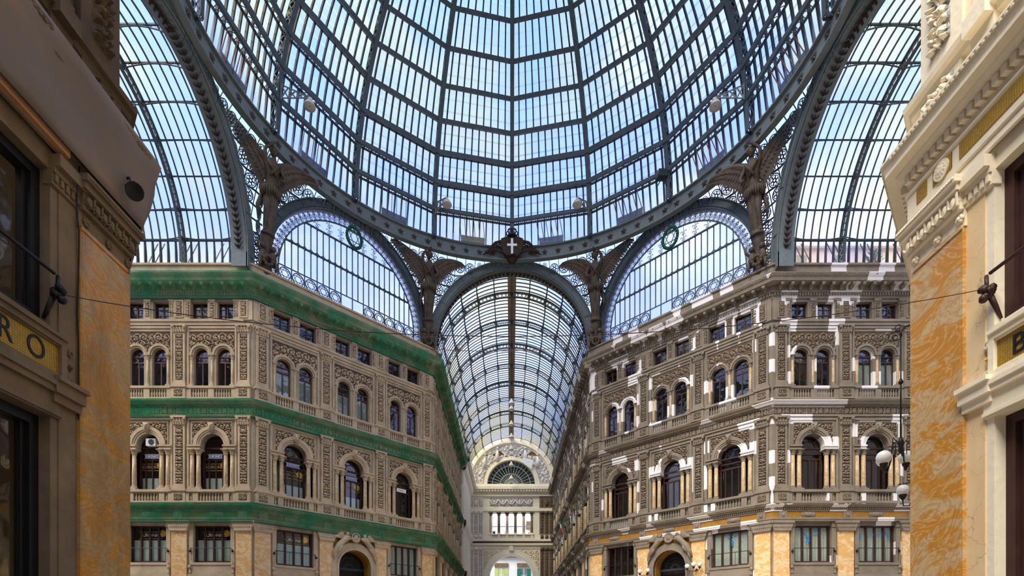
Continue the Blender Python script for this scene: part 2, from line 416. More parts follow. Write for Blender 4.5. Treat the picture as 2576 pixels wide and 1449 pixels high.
# ------------------------------------------------------------------ prototypes for the facades, pitch 4.8
def arc_pts(uc, zc, r, a0, a1, n=12, y=0): return [(uc+r*cos(a0+(a1-a0)*i/n), y, zc+r*sin(a0+(a1-a0)*i/n)) for i in range(n+1)]
def panel_mesh(kind):
    mb = MB(); h = 2.4
    wall_open(mb, -h, h, 24.1, 26.3, [(-.98, .62, 24.55, 25.85, 0), (.98, .62, 24.55, 25.85, 0)], .45)
    wall_open(mb, -h, h, 17.5, 24.1, [(-.84, .54, 19.65, 21.95, 1), (.84, .54, 19.65, 21.95, 1)], .35)
    wall_open(mb, -h, h, 15.1, 17.5, [(0, .86, 15.1, 15.42, 1)], .6)
    wall_open(mb, -h, h, 9.9, 15.1, [(0, 1.74, 12.15, 15.1, 0)], .6)
    mb.quad((-1.74,0,15.1),(-.86,0,15.1),(-.86,.6,15.1),(-1.74,.6,15.1)); mb.quad((.86,0,15.1),(1.74,0,15.1),(1.74,.6,15.1),(.86,.6,15.1))
    if kind == 'mezz':
        wall_open(mb, -h, h, 6.0, 9.9, [(0, 1.4, 6.95, 9.62, 0)], .35)
        wall_open(mb, -h, h, 0, 6.0, [(0, 1.5, 0, 5.2, 0)], .5)
    else:
        wall_open(mb, -h, h, 0, 9.9, [(0, 1.45, 0, 7.25, 1)], .9, 20)
    return mb
def frame_mesh(mb):
    """raised mouldings of a bay (same stone as trim)"""
    # floor B frame
    for s in (-1, 1):
        mb.box(s*1.78-.06, s*1.78+.06, -.07, 0, 19.65, 24.0)
    mb.box(-1.84, 1.84, -.07, 0, 23.9, 24.05); mb.box(-1.84, 1.84, -.05, 0, 23.68, 23.74)
    # floor C frame
    for s in (-1, 1):
        mb.box(s*1.78-.07, s*1.78+.07, -.08, 0, 12.15, 17.4); mb.box(s*1.5-.03, s*1.5+.03, -.06, 0, 15.5, 17.1)
    mb.box(-1.85, 1.85, -.08, 0, 17.25, 17.42); mb.box(-1.53, 1.53, -.06, 0, 17.08, 17.14)
    # attic ledge
    mb.box(-2.4, 2.4, -.2, 0, 24.33, 24.5); mb.box(-2.4, 2.4, -.12, 0, 24.1, 24.33)
def archivoltB(mb, uc):
    mb.arch(uc, 21.95, .54, .62, -.05, .0, n=14); mb.arch(uc, 21.95, .66, .76, -.12, 0, n=14); mb.arch(uc, 21.95, .76, .84, -.08, 0, n=14)
    for i in range(17):
        a = pi*(i+.5)/17; mb.box(uc+.64*cos(a)-.025, uc+.64*cos(a)+.025, -.09, 0, 21.95+.64*sin(a)-.025, 21.95+.64*sin(a)+.025)
def archivoltC(mb):
    mb.arch(0, 15.42, .86, 1.0, -.06, 0, n=18); mb.arch(0, 15.42, 1.0, 1.12, -.11, 0, n=18); mb.arch(0, 15.42, 1.12, 1.36, -.16, 0, n=18)
    for s in (-1, 1):
        mb.box(s*1.32-.47, s*1.32+.47, -.16, .15, 15.1, 15.2); mb.box(s*1.32-.45, s*1.32+.45, -.1, .15, 15.2, 15.32); mb.box(s*1.32-.49, s*1.32+.49, -.2, .15, 15.32, 15.42)
def keystone(mb):
    mb.prism([(-.12, 16.35), (.12, 16.35), (.2, 16.98), (-.2, 16.98)], -.3, 0)
    mb.ball((0, -.33, 16.72), .13, 1, .8, 1.3, 8, 6); mb.ball((-.13, -.3, 16.85), .07, n=6, m=5); mb.ball((.13, -.3, 16.85), .07, n=6, m=5); mb.ball((0, -.38, 16.55), .07, n=6, m=5)
def column_mb(r, z0, z1, y=0):
    mb = MB(); H = z1-z0
    mb.lathe([(r*1.0, 0), (r, H*.02), (r*.98, H*.4), (r*.86, H)], (0, y, z0), 12); return mb
def cap_mb(r, z0, z1, y=0):
    mb = MB(); H = z1-z0
    mb.lathe([(r*.9, 0), (r*1.1, .02), (r*1.0, H*.2), (r*1.25, H*.5), (r*1.2, H*.55), (r*1.6, H*.85)], (0, y, z0), 12, .12, 8)
    mb.box(-r*1.7, r*1.7, y-r*1.7, y+r*1.7, z1-H*.14, z1)
    for k in range(4): mb.ball((r*1.45*cos(pi/4+k*pi/2), y+r*1.45*sin(pi/4+k*pi/2), z1-H*.3), r*.32, n=6, m=5)
    return mb
def base_mb(r, z0, y=0):
    mb = MB(); mb.box(-r*1.55, r*1.55, y-r*1.55, y+r*1.55, z0, z0+.12); mb.lathe([(r*1.45, .12), (r*1.5, .17), (r*1.15, .22), (r*1.25, .28), (r, .32)], (0, y, z0), 12); return mb
def baluster_mb(h, r=.075, c=(0,0,0), n=8):
    mb = MB(); mb.lathe([(r*.9, 0), (r*.9, h*.08), (r*.5, h*.14), (r*1.05, h*.34), (r*.85, h*.5), (r*.42, h*.78), (r*.8, h*.88), (r*.8, h)], c, n); return mb
def pil_cap(mb, w, z0, z1, d):
    """corinthian-ish pilaster capital"""
    H = z1-z0
    mb.prism([(-w/2, z0), (w/2, z0), (w/2+.1, z1-H*.2), (-w/2-.1, z1-H*.2)], -d-.02, 0)
    mb.box(-w/2-.15, w/2+.15, -d-.14, 0, z1-H*.2, z1)
    for row, (zz, cnt) in enumerate(((z0+H*.18, 5), (z0+H*.45, 4))):
        for i in range(cnt):
            x = (i-(cnt-1)/2)*(w/cnt)*1.05; mb.ball((x, -d-.05, zz), .085, 1, .9, 1.6, 6, 5); mb.ball((x, -d-.12, zz+.12), .05, 1, 1, .8, 6, 4)
    for s in (-1, 1): mb.ball((s*(w/2+.02), -d-.1, z1-H*.32), .11, 1, .8, 1, 8, 5)
def pilaster(mb, z0, z1, w=.82, d=.14, base=.35, cap=.5, ped=None):
    if ped: mb.box(-w/2-.1, w/2+.1, -d-.12, 0, ped[0], ped[1]-.12); mb.box(-w/2-.17, w/2+.17, -d-.2, 0, ped[1]-.12, ped[1]); mb.box(-w/2-.15, w/2+.15, -d-.18, 0, ped[0], ped[0]+.1)
    mb.box(-w/2-.08, w/2+.08, -d-.1, 0, z0, z0+base*.45); mb.box(-w/2-.04, w/2+.04, -d-.05, 0, z0+base*.45, z0+base)
    a = z0+base; b = z1-cap; pw = .27
    mb.box(-w/2+.01, w/2-.01, -d+.06, 0, a, b)
    for s in (-1, 1): mb.box(min(s*w/2, s*pw), max(s*w/2, s*pw), -d, 0, a, b)
    mb.box(-w/2, w/2, -d, 0, a, a+.12); mb.box(-w/2, w/2, -d, 0, b-.12, b)
def sash_mb(uc, hw, zb, zs, ar, y, kind):
    mb = MB(); t = .07
    mb.box(uc-hw, uc-hw+t, y, y+.06, zb, zs); mb.box(uc+hw-t, uc+hw, y, y+.06, zb, zs); mb.box(uc-hw, uc+hw, y, y+.06, zb, zb+.1)
    if ar: mb.arch(uc, zs, hw-t, hw, y, y+.06, n=12)
    else: mb.box(uc-hw, uc+hw, y, y+.06, zs-t, zs)
    if kind == 'B':
        mb.box(uc-.04, uc+.04, y-.02, y+.06, zb, zs-.42); mb.box(uc-hw, uc+hw, y-.02, y+.06, zs-.47, zs-.38); mb.box(uc-hw, uc+hw, y-.02, y+.06, zs-.06, zs+.03)
    if kind == 'A':
        mb.box(uc-.05, uc+.05, y-.02, y+.06, zb, zs)
        for k in (1, 2): mb.box(uc-hw, uc+hw, y, y+.04, zb+(zs-zb)*k/3-.015, zb+(zs-zb)*k/3+.015)
    if kind == 'D':
        for k in range(5):
            x = uc-hw+.1+(2*hw-.2)*k/4; mb.box(x-.06, x+.06, y-.05, y+.06, zb, zs)
        mb.box(uc-hw, uc+hw, y-.05, y+.06, zs-.1, zs); mb.box(uc-hw, uc+hw, y-.05, y+.06, zb, zb+.12)
    if kind == 'C':
        for x in (-.5, 0, .5): mb.box(uc+x-.035, uc+x+.035, y-.02, y+.06, zb, 14.55)
        mb.box(uc-hw, uc+hw, y-.03, y+.07, 14.5, 14.62); mb.box(uc-hw, uc+hw, y-.03, y+.07, 14.9, 15.0); mb.box(uc-hw, uc+hw, y-.04, y+.08, 15.3, 15.42)
        mb.arch(uc, 15.42, .46, .52, y-.02, y+.06, n=12)
        for a in (pi/4, pi/2, 3*pi/4): mb.bar((uc+.5*cos(a), y+.02, 15.42+.5*sin(a)), (uc+hw*cos(a), y+.02, 15.42+hw*sin(a)), .05, .05, (0,1,0))
    return mb
def pane_mb(uc, hw, zb, zs, ar, y):
    mb = MB()
    if ar:
        pts = [(uc+hw, y, zs)]+[(uc+hw*cos(pi*i/12), y, zs+hw*sin(pi*i/12)) for i in range(1, 12)]+[(uc-hw, y, zs), (uc-hw, y, zb), (uc+hw, y, zb)]
        mb.add(pts, [tuple(range(len(pts)))])
    else: mb.quad((uc-hw, y, zb), (uc+hw, y, zb), (uc+hw, y, zs), (uc-hw, y, zs))
    return mb
_bal = {}
def bal_data(h, mat, n=8):
    k = (h, mat.name, n)
    if k not in _bal: _bal[k] = baluster_mb(h, .075 if h > .4 else .06, n=n).mesh('baluster', mat, True)
    return _bal[k]
def balustradeB(side, detailed=True):
    e = empty('balustrade'); m = M['trim'+side]
    mb = MB(); mb.box(-2.0, 2.0, -.24, .05, 19.5, 19.66); mb.box(-2.0, 2.0, -.18, .0, 19.45, 19.5); mb.build('rail', M['edge'+side] if side == 'R' else m, e)
    mb = MB(); mb.box(-2.0, 2.0, -.2, .0, 18.72, 18.86); mb.build('plinth', m, e)
    for x in (-1.72, 0, 1.72): MB().box(x-.22, x+.22, -.18, 0, 18.86, 19.45).build('post', m, e)
    xs = [s*.86+(k-2.5)*.19 for s in (-1, 1) for k in range(6)]
    if detailed:
        for x in xs: o = put('baluster', bal_data(.59, m), e); o.location = (x, -.11, 18.86)
    else:
        mb = MB()
        for x in xs: b = baluster_mb(.59, .075, (x, -.11, 18.86), 6); mb.add(b.v, b.f)
        mb.build('baluster_row', m, e)
    return e
def balustradeC(side, detailed=True):
    e = empty('balustrade'); m = M['trim'+side]
    mb = MB(); mb.box(-2.0, 2.0, -.3, .05, 12.0, 12.17); mb.box(-2.0, 2.0, -.22, .0, 11.93, 12.0); mb.build('rail', m, e)
    mb = MB(); mb.box(-2.0, 2.0, -.24, .0, 11.2, 11.36); mb.build('plinth', m, e)
    for x in (-1.82, -1.15, 1.15, 1.82): MB().box(x-.2, x+.2, -.22, 0, 11.36, 11.93).build('post', M['edge'+side] if side == 'R' else m, e)
    xs = [(k-3.5)*.22 for k in range(8)]+[-1.49, 1.49]
    if detailed:
        for x in xs: o = put('baluster', bal_data(.57, m), e); o.location = (x, -.12, 11.36)
    else:
        mb = MB()
        for x in xs: b = baluster_mb(.57, .08, (x, -.12, 11.36), 6); mb.add(b.v, b.f)
        mb.build('baluster_row', m, e)
    return e
# shared meshes per side
def side_data(side):
    S = {}; st = M['stone'+side]; tr = M['trim'+side]; ed = M['edge'+side] if side == 'R' else tr
    S['mezz'] = panel_mesh('mezz').mesh('bay_wall', st); S['portal'] = panel_mesh('portal').mesh('bay_wall', st)
    mb = MB(); frame_mesh(mb); S['mould'] = mb.mesh('bay_moulding', ed)
    mb = MB()
    mk = lambda u, z: all((u-c)**2+(z-21.95)**2 > .8**2 or False for c in (-.84, .84)) and not (z < 21.95)
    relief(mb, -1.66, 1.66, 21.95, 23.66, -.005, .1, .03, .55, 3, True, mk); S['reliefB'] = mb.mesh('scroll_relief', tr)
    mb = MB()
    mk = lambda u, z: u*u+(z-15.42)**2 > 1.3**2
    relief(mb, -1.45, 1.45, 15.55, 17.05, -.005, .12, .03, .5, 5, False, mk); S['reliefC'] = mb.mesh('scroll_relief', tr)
    # pilasters
    mb = MB(); pilaster(mb, 19.65, 24.05, ped=(18.72, 19.66)); S['pilB'] = mb.mesh('pilaster', tr)
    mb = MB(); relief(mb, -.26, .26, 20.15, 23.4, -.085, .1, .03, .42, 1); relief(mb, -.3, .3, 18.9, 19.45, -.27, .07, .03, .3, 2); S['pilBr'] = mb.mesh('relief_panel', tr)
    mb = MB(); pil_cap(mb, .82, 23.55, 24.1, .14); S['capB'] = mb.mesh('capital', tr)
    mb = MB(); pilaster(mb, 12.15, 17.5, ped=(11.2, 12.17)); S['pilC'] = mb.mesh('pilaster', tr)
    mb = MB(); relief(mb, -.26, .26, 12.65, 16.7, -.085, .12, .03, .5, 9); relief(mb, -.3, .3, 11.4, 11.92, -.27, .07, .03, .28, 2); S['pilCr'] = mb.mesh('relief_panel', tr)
    mb = MB(); pil_cap(mb, .82, 16.85, 17.5, .14); S['capC'] = mb.mesh('capital', tr)
    mb = MB(); mb.box(-.62, .62, -.1, 0, 24.5, 26.25); mb.box(-.3, .3, -.16, 0, 24.62, 25.9); S['pilA'] = mb.mesh('attic_pier', ed)
    mb = MB(); relief(mb, -.2, .2, 24.75, 25.8, -.165, .07, .03, .35, 4); S['pilAr'] = mb.mesh('relief_panel', tr)
    mb = MB(); mb.box(-.2, .2, -.08, 0, 24.5, 26.2); mb.box(-.24, .24, -.14, 0, 25.85, 26.05); relief(mb, -.15, .15, 24.7, 25.75, -.085, .06, .04, .3, 6); S['pierA'] = mb.mesh('small_pier', tr)
    # ground floor
    mb = MB(); mb.box(-.56, .56, -.16, 0, 0, 9.2); S['onyx'] = mb.mesh('onyx_pilaster', M['onyxF'])
    mb = MB(); mb.prism([(-.6, 9.2), (.6, 9.2), (.8, 9.75), (-.8, 9.75)], -.3, 0); mb.box(-.85, .85, -.36, 0, 9.75, 9.9)
    for i in range(9): mb.ball(((i-4)*.15, -.3, 9.5), .06, 1, 1, 1.6, 6, 5)
    S['capD'] = mb.mesh('capital', tr)
    mb = MB()
    for s in (-1, 1): mb.box(s*1.55-.15, s*1.55+.15, -.08, 0, 0, 9.5); mb.box(s*1.55-.19, s*1.55+.19, -.14, 0, 9.5, 9.85)
    mb.box(-1.6, 1.6, -.16, 0, 6.75, 6.92); mb.box(-1.5, 1.5, -.1, 0, 6.1, 6.75); mb.box(-1.7, 1.7, -.22, 0, 5.92, 6.08)
    for s in (-1, 1): mb.ball((s*1.62, -.14, 6.6), .14, 1, .8, 1, 8, 6); mb.ball((s*1.6, -.12, 6.2), .1, 1, .8, 1, 8, 6); mb.box(s*1.6-.06, s*1.6+.06, -.16, 0, 6.2, 6.6)
    S['jambD'] = mb.mesh('jamb', tr)
    mb = MB(); archivoltB(mb, 0); S['avB'] = mb.mesh('archivolt', ed)
    mb = MB(); archivoltC(mb); S['avC'] = mb.mesh('archivolt', ed)
    mb = MB(); keystone(mb); S['key'] = mb.mesh('keystone', tr, True)
    colm = M['onyxF'] if side == 'L' else M['onyxF']
    colm = M['onyxC']; S['colC'] = column_mb(.165, 12.17, 14.75).mesh('column', colm, True); S['colCc'] = cap_mb(.165, 14.72, 15.1).mesh('capital', tr); S['colCb'] = base_mb(.165, 12.17).mesh('column_base', tr)
    S['colB'] = column_mb(.1, 19.66, 21.7).mesh('column', colm, True); S['colBc'] = cap_mb(.1, 21.62, 21.95).mesh('capital', tr); S['colBb'] = base_mb(.1, 19.66).mesh('column_base', tr)
    S['sB'] = sash_mb(0, .54, 19.65, 21.95, 1, .25, 'B').mesh('window_frame', M['sash'] if side == 'L' else M['brown']); S['pB'] = pane_mb(0, .54, 19.65, 21.95, 1, .28).mesh('pane', M['pane'])
    S['sA'] = sash_mb(0, .62, 24.55, 25.85, 0, .3, 'A').mesh('window_frame', M['brown']); S['pA'] = pane_mb(0, .62, 24.55, 25.85, 0, .33).mesh('pane', M['pane'])
    mb = sash_mb(0, .86, 12.15, 15.42, 1, .5, 'C')
    for s in (-1, 1): mb.box(s*1.3-.44, s*1.3+.44, .55, .6, 12.15, 12.25); mb.box(s*1.68-.04, s*1.68+.04, .55, .6, 12.15, 15.1); mb.box(s*.9-.04, s*.9+.04, .45, .6, 12.15, 15.1)
    S['sC'] = mb.mesh('window_frame', M['brown'])
    mb = pane_mb(0, .86, 12.15, 15.42, 1, .54); mb.quad((-1.74,.58,12.15),(-.86,.58,12.15),(-.86,.58,15.1),(-1.74,.58,15.1)); mb.quad((.86,.58,12.15),(1.74,.58,12.15),(1.74,.58,15.1),(.86,.58,15.1))
    S['pC'] = mb.mesh('pane', M['paned'])
    S['sD'] = sash_mb(0, 1.4, 6.95, 9.62, 0, .25, 'D').mesh('window_frame', M['brown']); S['pD'] = pane_mb(0, 1.4, 6.95, 9.62, 0, .3).mesh('pane', M['paned'])
    mb = MB(); mb.tube([(-1.55, -.1, 7.85), (-1.5, -.2, 7.95), (1.5, -.2, 7.95), (1.55, -.1, 7.85)], .025, 6)
    for x in (-1.45, -.5, .5, 1.45): mb.tube([(x, -.2, 7.95), (x, -.18, 7.05)], .015, 5)
    for s in (-1, 1): mb.ball((s*1.58, -.14, 7.75), .09, n=8, m=6)
    S['gD'] = mb.mesh('guard_rail', M['black'])
    S['curB'] = MB().quad((-.5, .32, 19.7), (.5, .32, 19.7), (.5, .32, 21.4), (-.5, .32, 21.4)).mesh('curtain', M['curtain'])
    mb = MB(); n = 60
    mb.add([(-1.35+2.7*i/n, .37+.02*sin(i*1.3), z) for z in (7.0, 9.55) for i in range(n+1)], [(i, i+1, n+2+i, n+1+i) for i in range(n)]); S['curD'] = mb.mesh('curtain', M['curtain'])
    S['brdD'] = MB().box(-1.36, 1.36, .33, .345, 6.98, 8.6).mesh('white_screen', M['panel'])
    S['brdC'] = MB().box(-.8, .8, .565, .575, 12.2, 13.2).mesh('white_screen', M['panel'])
    return S
# ------------------------------------------------------------------ key geometry (metres)
CX, CY = 18.85, 38.5        # far corner of the octagon on the arm side
NX, NY = 7.5, 49.8          # far corner on the nave side
YC = 30.5; YE = 93.6
TL = [(-33.45, CY), (-CX, CY), (-NX, NY), (-NX, YE)]
TRt = [(NX, YE), (NX, NY), (CX, CY), (33.45, CY)]
SD = {'L': side_data('L'), 'R': side_data('R')}
WN = [0]
def window(name='window'):
    WN[0] += 1; return struct(empty('window_%d' % WN[0]))
def place(o, O, rz, u, sx=1.0):
    o.location = at_face(O, rz, u); o.rotation_euler = (0, 0, rz); o.scale = (sx, 1, 1)
def text(name, s, size, mat, parent, loc, rot=(pi/2, 0, 0), ext=.004, align='CENTER', sx=1.0):
    c = bpy.data.curves.new(name, 'FONT'); c.body = s; c.size = size; c.extrude = ext; c.align_x = align; c.align_y = 'CENTER'; c.materials.append(mat)
    t_ = bpy.data.objects.new('t', c); COL.objects.link(t_); bpy.context.view_layer.update()
    me = bpy.data.meshes.new_from_object(t_.evaluated_get(bpy.context.evaluated_depsgraph_get())); bpy.data.objects.remove(t_); me.materials.clear(); me.materials.append(mat)
    o = put(name, me, parent); o.location = loc; o.rotation_euler = rot; o.scale = (sx, 1, 1); return o
FACES = []
BNAME = {'L': 'green-netted building', 'R': 'white-patched building'}
def bay(wall, side, O, rz, u, sx, kind, near, fname, bname, var):
    S = SD[side]
    def w(k, nm, dx=0, par=None):
        o = put(nm, S[k], par or wall); o.location = at_face(O, rz, u+dx*sx); o.rotation_euler = (0, 0, rz); o.scale = (sx, 1, 1); return o
    w(kind, 'bay_wall'); w('mould', 'bay_moulding'); w('reliefB', 'scroll_relief'); w('reliefC', 'scroll_relief')
    w('pierA', 'small_pier')
    for s in (-1, 1): w('pierA', 'small_pier', s*1.82)
    def ch(win, k, nm, loc=(0,0,0)): o = put(nm, S[k], win); o.location = loc; return o
    # attic windows
    for s in (-1, 1):
        e = window(); place(e, O, rz, u+s*.98*sx, sx); ch(e, 'sA', 'window_frame'); ch(e, 'pA', 'pane')
    # paired arched windows
    for s in (-1, 1):
        e = window(); place(e, O, rz, u+s*.84*sx, sx); ch(e, 'sB', 'window_frame'); ch(e, 'pB', 'pane'); ch(e, 'avB', 'archivolt')
        if near or True:
            for x in ((-.68, .84) if s < 0 else (.68,)):
                c = ch(e, 'colB', 'column', (x, -.02, 0)); 
                if near: put('capital', S['colBc'], c); put('column_base', S['colBb'], c)
        if var[0] & (1 if s < 0 else 2): ch(e, 'curB', 'curtain')
    # big arched window
    e = window(); place(e, O, rz, u, sx); ch(e, 'sC', 'window_frame'); ch(e, 'pC', 'pane'); ch(e, 'avC', 'archivolt'); ch(e, 'key', 'keystone')
    for x in (-1.5, -1.02, 1.02, 1.5):
        c = ch(e, 'colC', 'column', (x, .0, 0))
        if near: put('capital', S['colCc'], c); put('column_base', S['colCb'], c)
    if var[1] == 1: ch(e, 'brdC', 'white_screen')
    if kind == 'mezz':
        e = window(); place(e, O, rz, u, sx); ch(e, 'sD', 'window_frame'); ch(e, 'pD', 'pane'); w('jambD', 'jamb', 0, None)
        if near: ch(e, 'gD', 'guard_rail')
        if var[2] == 1: ch(e, 'brdD', 'white_screen')
        if var[2] == 2: ch(e, 'curD', 'curtain')
        mb = MB(); mb.box(-1.5, 1.5, .5, .55, 0, 5.2)
        if near:
            mb = MB(); mb.box(-1.5, 1.5, .45, .5, 4.3, 4.42)
            for x in (-1.45, 0, 1.45): mb.box(x-.05, x+.05, .42, .5, 0, 5.2)
            d = struct(empty('door_%d' % WN[0])); place(d, O, rz, u, sx); mb.build('door_frame', M['brown'], d); MB().quad((-1.5,.47,0),(1.5,.47,0),(1.5,.47,5.2),(-1.5,.47,5.2)).build('pane', M['paned'], d)
    # balustrades
    for f, fn, ph in (('B', balustradeB, 'paired windows'), ('C', balustradeC, 'big arched window')):
        if near:
            b = fn(side); place(b, O, rz, u, sx)
            tag(b, f'stone balustrade under the {ph}, {BNAME[side]}, {fname}, {bname}', 'balustrade', 'stone balustrades of the facades')
        else:
            key = 'bal'+f
            if key not in S:
                t = fn(side, False); mb = MB()
                for c in list(t.children): mb.add([v.co[:] for v in c.data.vertices], [tuple(p.vertices) for p in c.data.polygons])
                S[key] = mb.mesh('balustrade', M['trim'+side]); drop(t)
            w(key, 'balustrade')
def pil(wall, side, O, rz, u, near=True, ground=True):
    S = SD[side]
    def w(k, nm, par=None):
        o = put(nm, S[k], par or wall)
        if not par: o.location = at_face(O, rz, u); o.rotation_euler = (0, 0, rz)
        return o
    for a in 'BC':
        p = w('pil'+a, 'pilaster'); w('pil'+a+'r', 'relief_panel', p); w('cap'+a, 'capital', p)
    p = w('pilA', 'attic_pier'); w('pilAr', 'relief_panel', p)
    if ground: p = w('onyx', 'onyx_pilaster'); w('capD', 'capital', p)
def face(side, name, O, P1, us, kinds, near, fname, bnames, vars_):
    O = Vector(O); P1 = Vector(P1); rz = atan2(P1.y-O.y, P1.x-O.x); L = (P1-O).length
    wall = struct(empty(name))
    for i in range(len(us)-1):
        uc = (us[i]+us[i+1])/2; sx = (us[i+1]-us[i])/4.8
        bay(wall, side, O, rz, uc, sx, kinds[i], near, fname, bnames[i], vars_[i])
    for u in us: pil(wall, side, O, rz, u)
    mb = MB()
    for a, b in ((0, us[0]), (us[-1], L)):
        if b-a > .02: mb.quad((a,0,0),(b,0,0),(b,0,26.3),(a,0,26.3))
    if mb.v:
        o = mb.build('corner_strip', M['stone'+side], wall); o.location = (O.x, O.y, 0); o.rotation_euler = (0,0,rz)
    return wall, O, rz
S2 = sqrt((CX-NX)**2+(NY-CY)**2)
usD = [.65+(S2-1.3)*i/3 for i in range(4)]
usT_L = [33.45-CX-.6-4.66*k for k in (3, 2, 1, 0)]
usN = [.65+(YE-NY-.7)*i/9 for i in range(10)]
nb = ['bay against the arm corner', 'middle bay', 'bay next to the nave']
FL = face('L', 'wall_left_arm', TL[0], TL[1], usT_L, ['mezz']*3, True, 'flat arm face', ['farthest bay', 'middle bay', 'bay at the corner'], [(0,0,1), (0,1,1), (0,1,1)])
FLD = face('L', 'wall_left_angled', TL[1], TL[2], usD, ['mezz', 'portal', 'mezz'], True, 'angled face', nb, [(3,1,1), (3,1,0), (0,0,2)])
FLN = face('L', 'wall_left_nave', TL[2], TL[3], usN, ['mezz']*9, False, '', ['']*9, [(0,0,0)]*9)
FRN = face('R', 'wall_right_nave', TRt[0], TRt[1], [YE-NY-u for u in usN[::-1]], ['mezz']*9, False, '', ['']*9, [(0,0,0)]*9)
FRD = face('R', 'wall_right_angled', TRt[1], TRt[2], usD, ['mezz', 'portal', 'mezz'], True, 'angled face', nb[::-1], [(0,0,0), (0,0,0), (0,0,2)])
FRT = face('R', 'wall_right_arm', TRt[2], TRt[3], [.6+4.66*k for k in range(4)], ['mezz']*3, True, 'flat arm face', ['bay at the corner', 'middle bay', 'farthest bay'], [(0,0,2), (3,0,2), (0,0,0)])
# ------------------------------------------------------------------ blocks behind the faces: dark core, roof
for side, pth in (('L', TL), ('R', TRt)):
    e = struct(empty('wall_%s_core' % ('left' if side == 'L' else 'right')))
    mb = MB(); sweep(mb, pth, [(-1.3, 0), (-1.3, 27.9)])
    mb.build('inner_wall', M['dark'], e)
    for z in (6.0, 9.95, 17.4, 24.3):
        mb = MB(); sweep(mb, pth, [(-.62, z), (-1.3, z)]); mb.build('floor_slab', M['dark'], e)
    mb = MB(); q = [(x, y) for x, y in pth]+([(-33.45, YE)] if side == 'L' else [(33.45, YE)])
    mb.add([(x, y, 27.95) for x, y in q], [tuple(range(len(q)))]); mb.build('roof_slab', M['dirty'], e)
# ------------------------------------------------------------------ cornices
def cornice(side, path, n):
    st = M['trim'+side]; ed = M['edge'+side] if side == 'R' else st
    e = struct(empty('trim_%d' % n))
    mb = MB(); sweep(mb, path, [(.0,26.05),(.1,26.05),(.1,26.15),(.16,26.18),(.14,26.2),(.14,26.4),(.28,26.43),(.3,26.48),(.26,26.5),(.26,26.85),(.85,26.87),(.85,26.9),(.9,27.08),(.96,27.12),(1.05,27.27),(1.05,27.33),(.4,27.4),(.36,27.42),(.36,28.2),(.48,28.22),(.48,28.36),(-.6,28.4)])
    mb.build('main_cornice', ed, e)
    mb = MB(); rep(mb, path, .2, lambda t: t.box(-.06, .06, -.23, -.12, 26.22, 26.4)); mb.build('dentil_row', st, e)
    def mod(t):
        t.box(-.12, .12, -.78, -.2, 26.72, 26.87); t.box(-.12, .12, -.52, -.2, 26.58, 26.72); t.ball((0, -.72, 26.7), .11, 1, 1, 1, 6, 5); t.ball((0, -.4, 26.56), .1, 1, 1, 1, 6, 5)
    mb = MB(); rep(mb, path, .74, mod); mb.build('modillion_row', st, e)
    mb = MB(); rep(mb, path, .74, lambda t: t.ball((0, -1.02, 27.2), .055, 1, .6, 1, 6, 5)); mb.build('rosette_row', st, e)
    e = struct(empty('trim_%d' % (n+1)))
    mb = MB(); sweep(mb, path, [(.0,17.45),(.16,17.5),(.16,17.62),(.1,17.64),(.1,18.16),(.2,18.2),(.22,18.26),(.42,18.3),(.44,18.38),(.56,18.46),(.58,18.52),(.1,18.6),(.1,18.74)]); mb.build('string_cornice', ed, e)
    mb = MB(); rep(mb, path, .14, lambda t: t.box(-.04, .04, -.3, -.2, 18.2, 18.3)); mb.build('dentil_row', st, e)
    t0 = MB(); relief(t0, -1.2, 1.2, 17.66, 18.14, 0, .08, .045, .48, 8, True)
    mb = MB()
    for p, rz in along(path, 2.4):
        o = Matrix.Translation((p.x, p.y, 0)) @ Matrix.Rotation(rz, 4, 'Z') @ Matrix.Translation((0, -.105, 0)); mb.ground |= {len(mb.f)+g for g in t0.ground}; mb.add([o @ Vector(v) for v in t0.v], t0.f)
    mb.build('scroll_frieze', st, e)
    e = struct(empty('trim_%d' % (n+2)))
    mb = MB(); sweep(mb, path, [(.0,9.85),(.3,9.9),(.3,10.0),(.34,10.02),(.34,10.14),(.28,10.16)]); sweep(mb, path, [(.28,10.58),(.36,10.6),(.36,10.68),(.3,10.7),(.3,10.82),(.5,10.86),(.53,10.92),(.66,11.0),(.68,11.06),(.1,11.14),(.1,11.24)]); mb.build('shop_cornice', ed, e)
    mb = MB(); sweep(mb, path, [(.28,10.16),(.28,10.58)]); mb.build('gold_band', M['goldband'], e)
    mb = MB(); rep(mb, path, .15, lambda t: t.box(-.045, .045, -.42, -.3, 10.7, 10.82)); mb.build('dentil_row', st, e)
    def med(t):
        t.box(-.45, .45, -.33, -.28, 10.2, 10.55); t.ball((0, -.33, 10.37), .3, 1.3, .3, .5, 10, 6); t.ball((-.4, -.33, 10.37), .12, 1, .5, 1, 8, 5); t.ball((.4, -.33, 10.37), .12, 1, .5, 1, 8, 5)
    mb = MB(); rep(mb, path, 4.75, med); mb.build('cartouche_row', st, e)
    return e
cornice('L', TL, 1); cornice('R', TRt, 4)
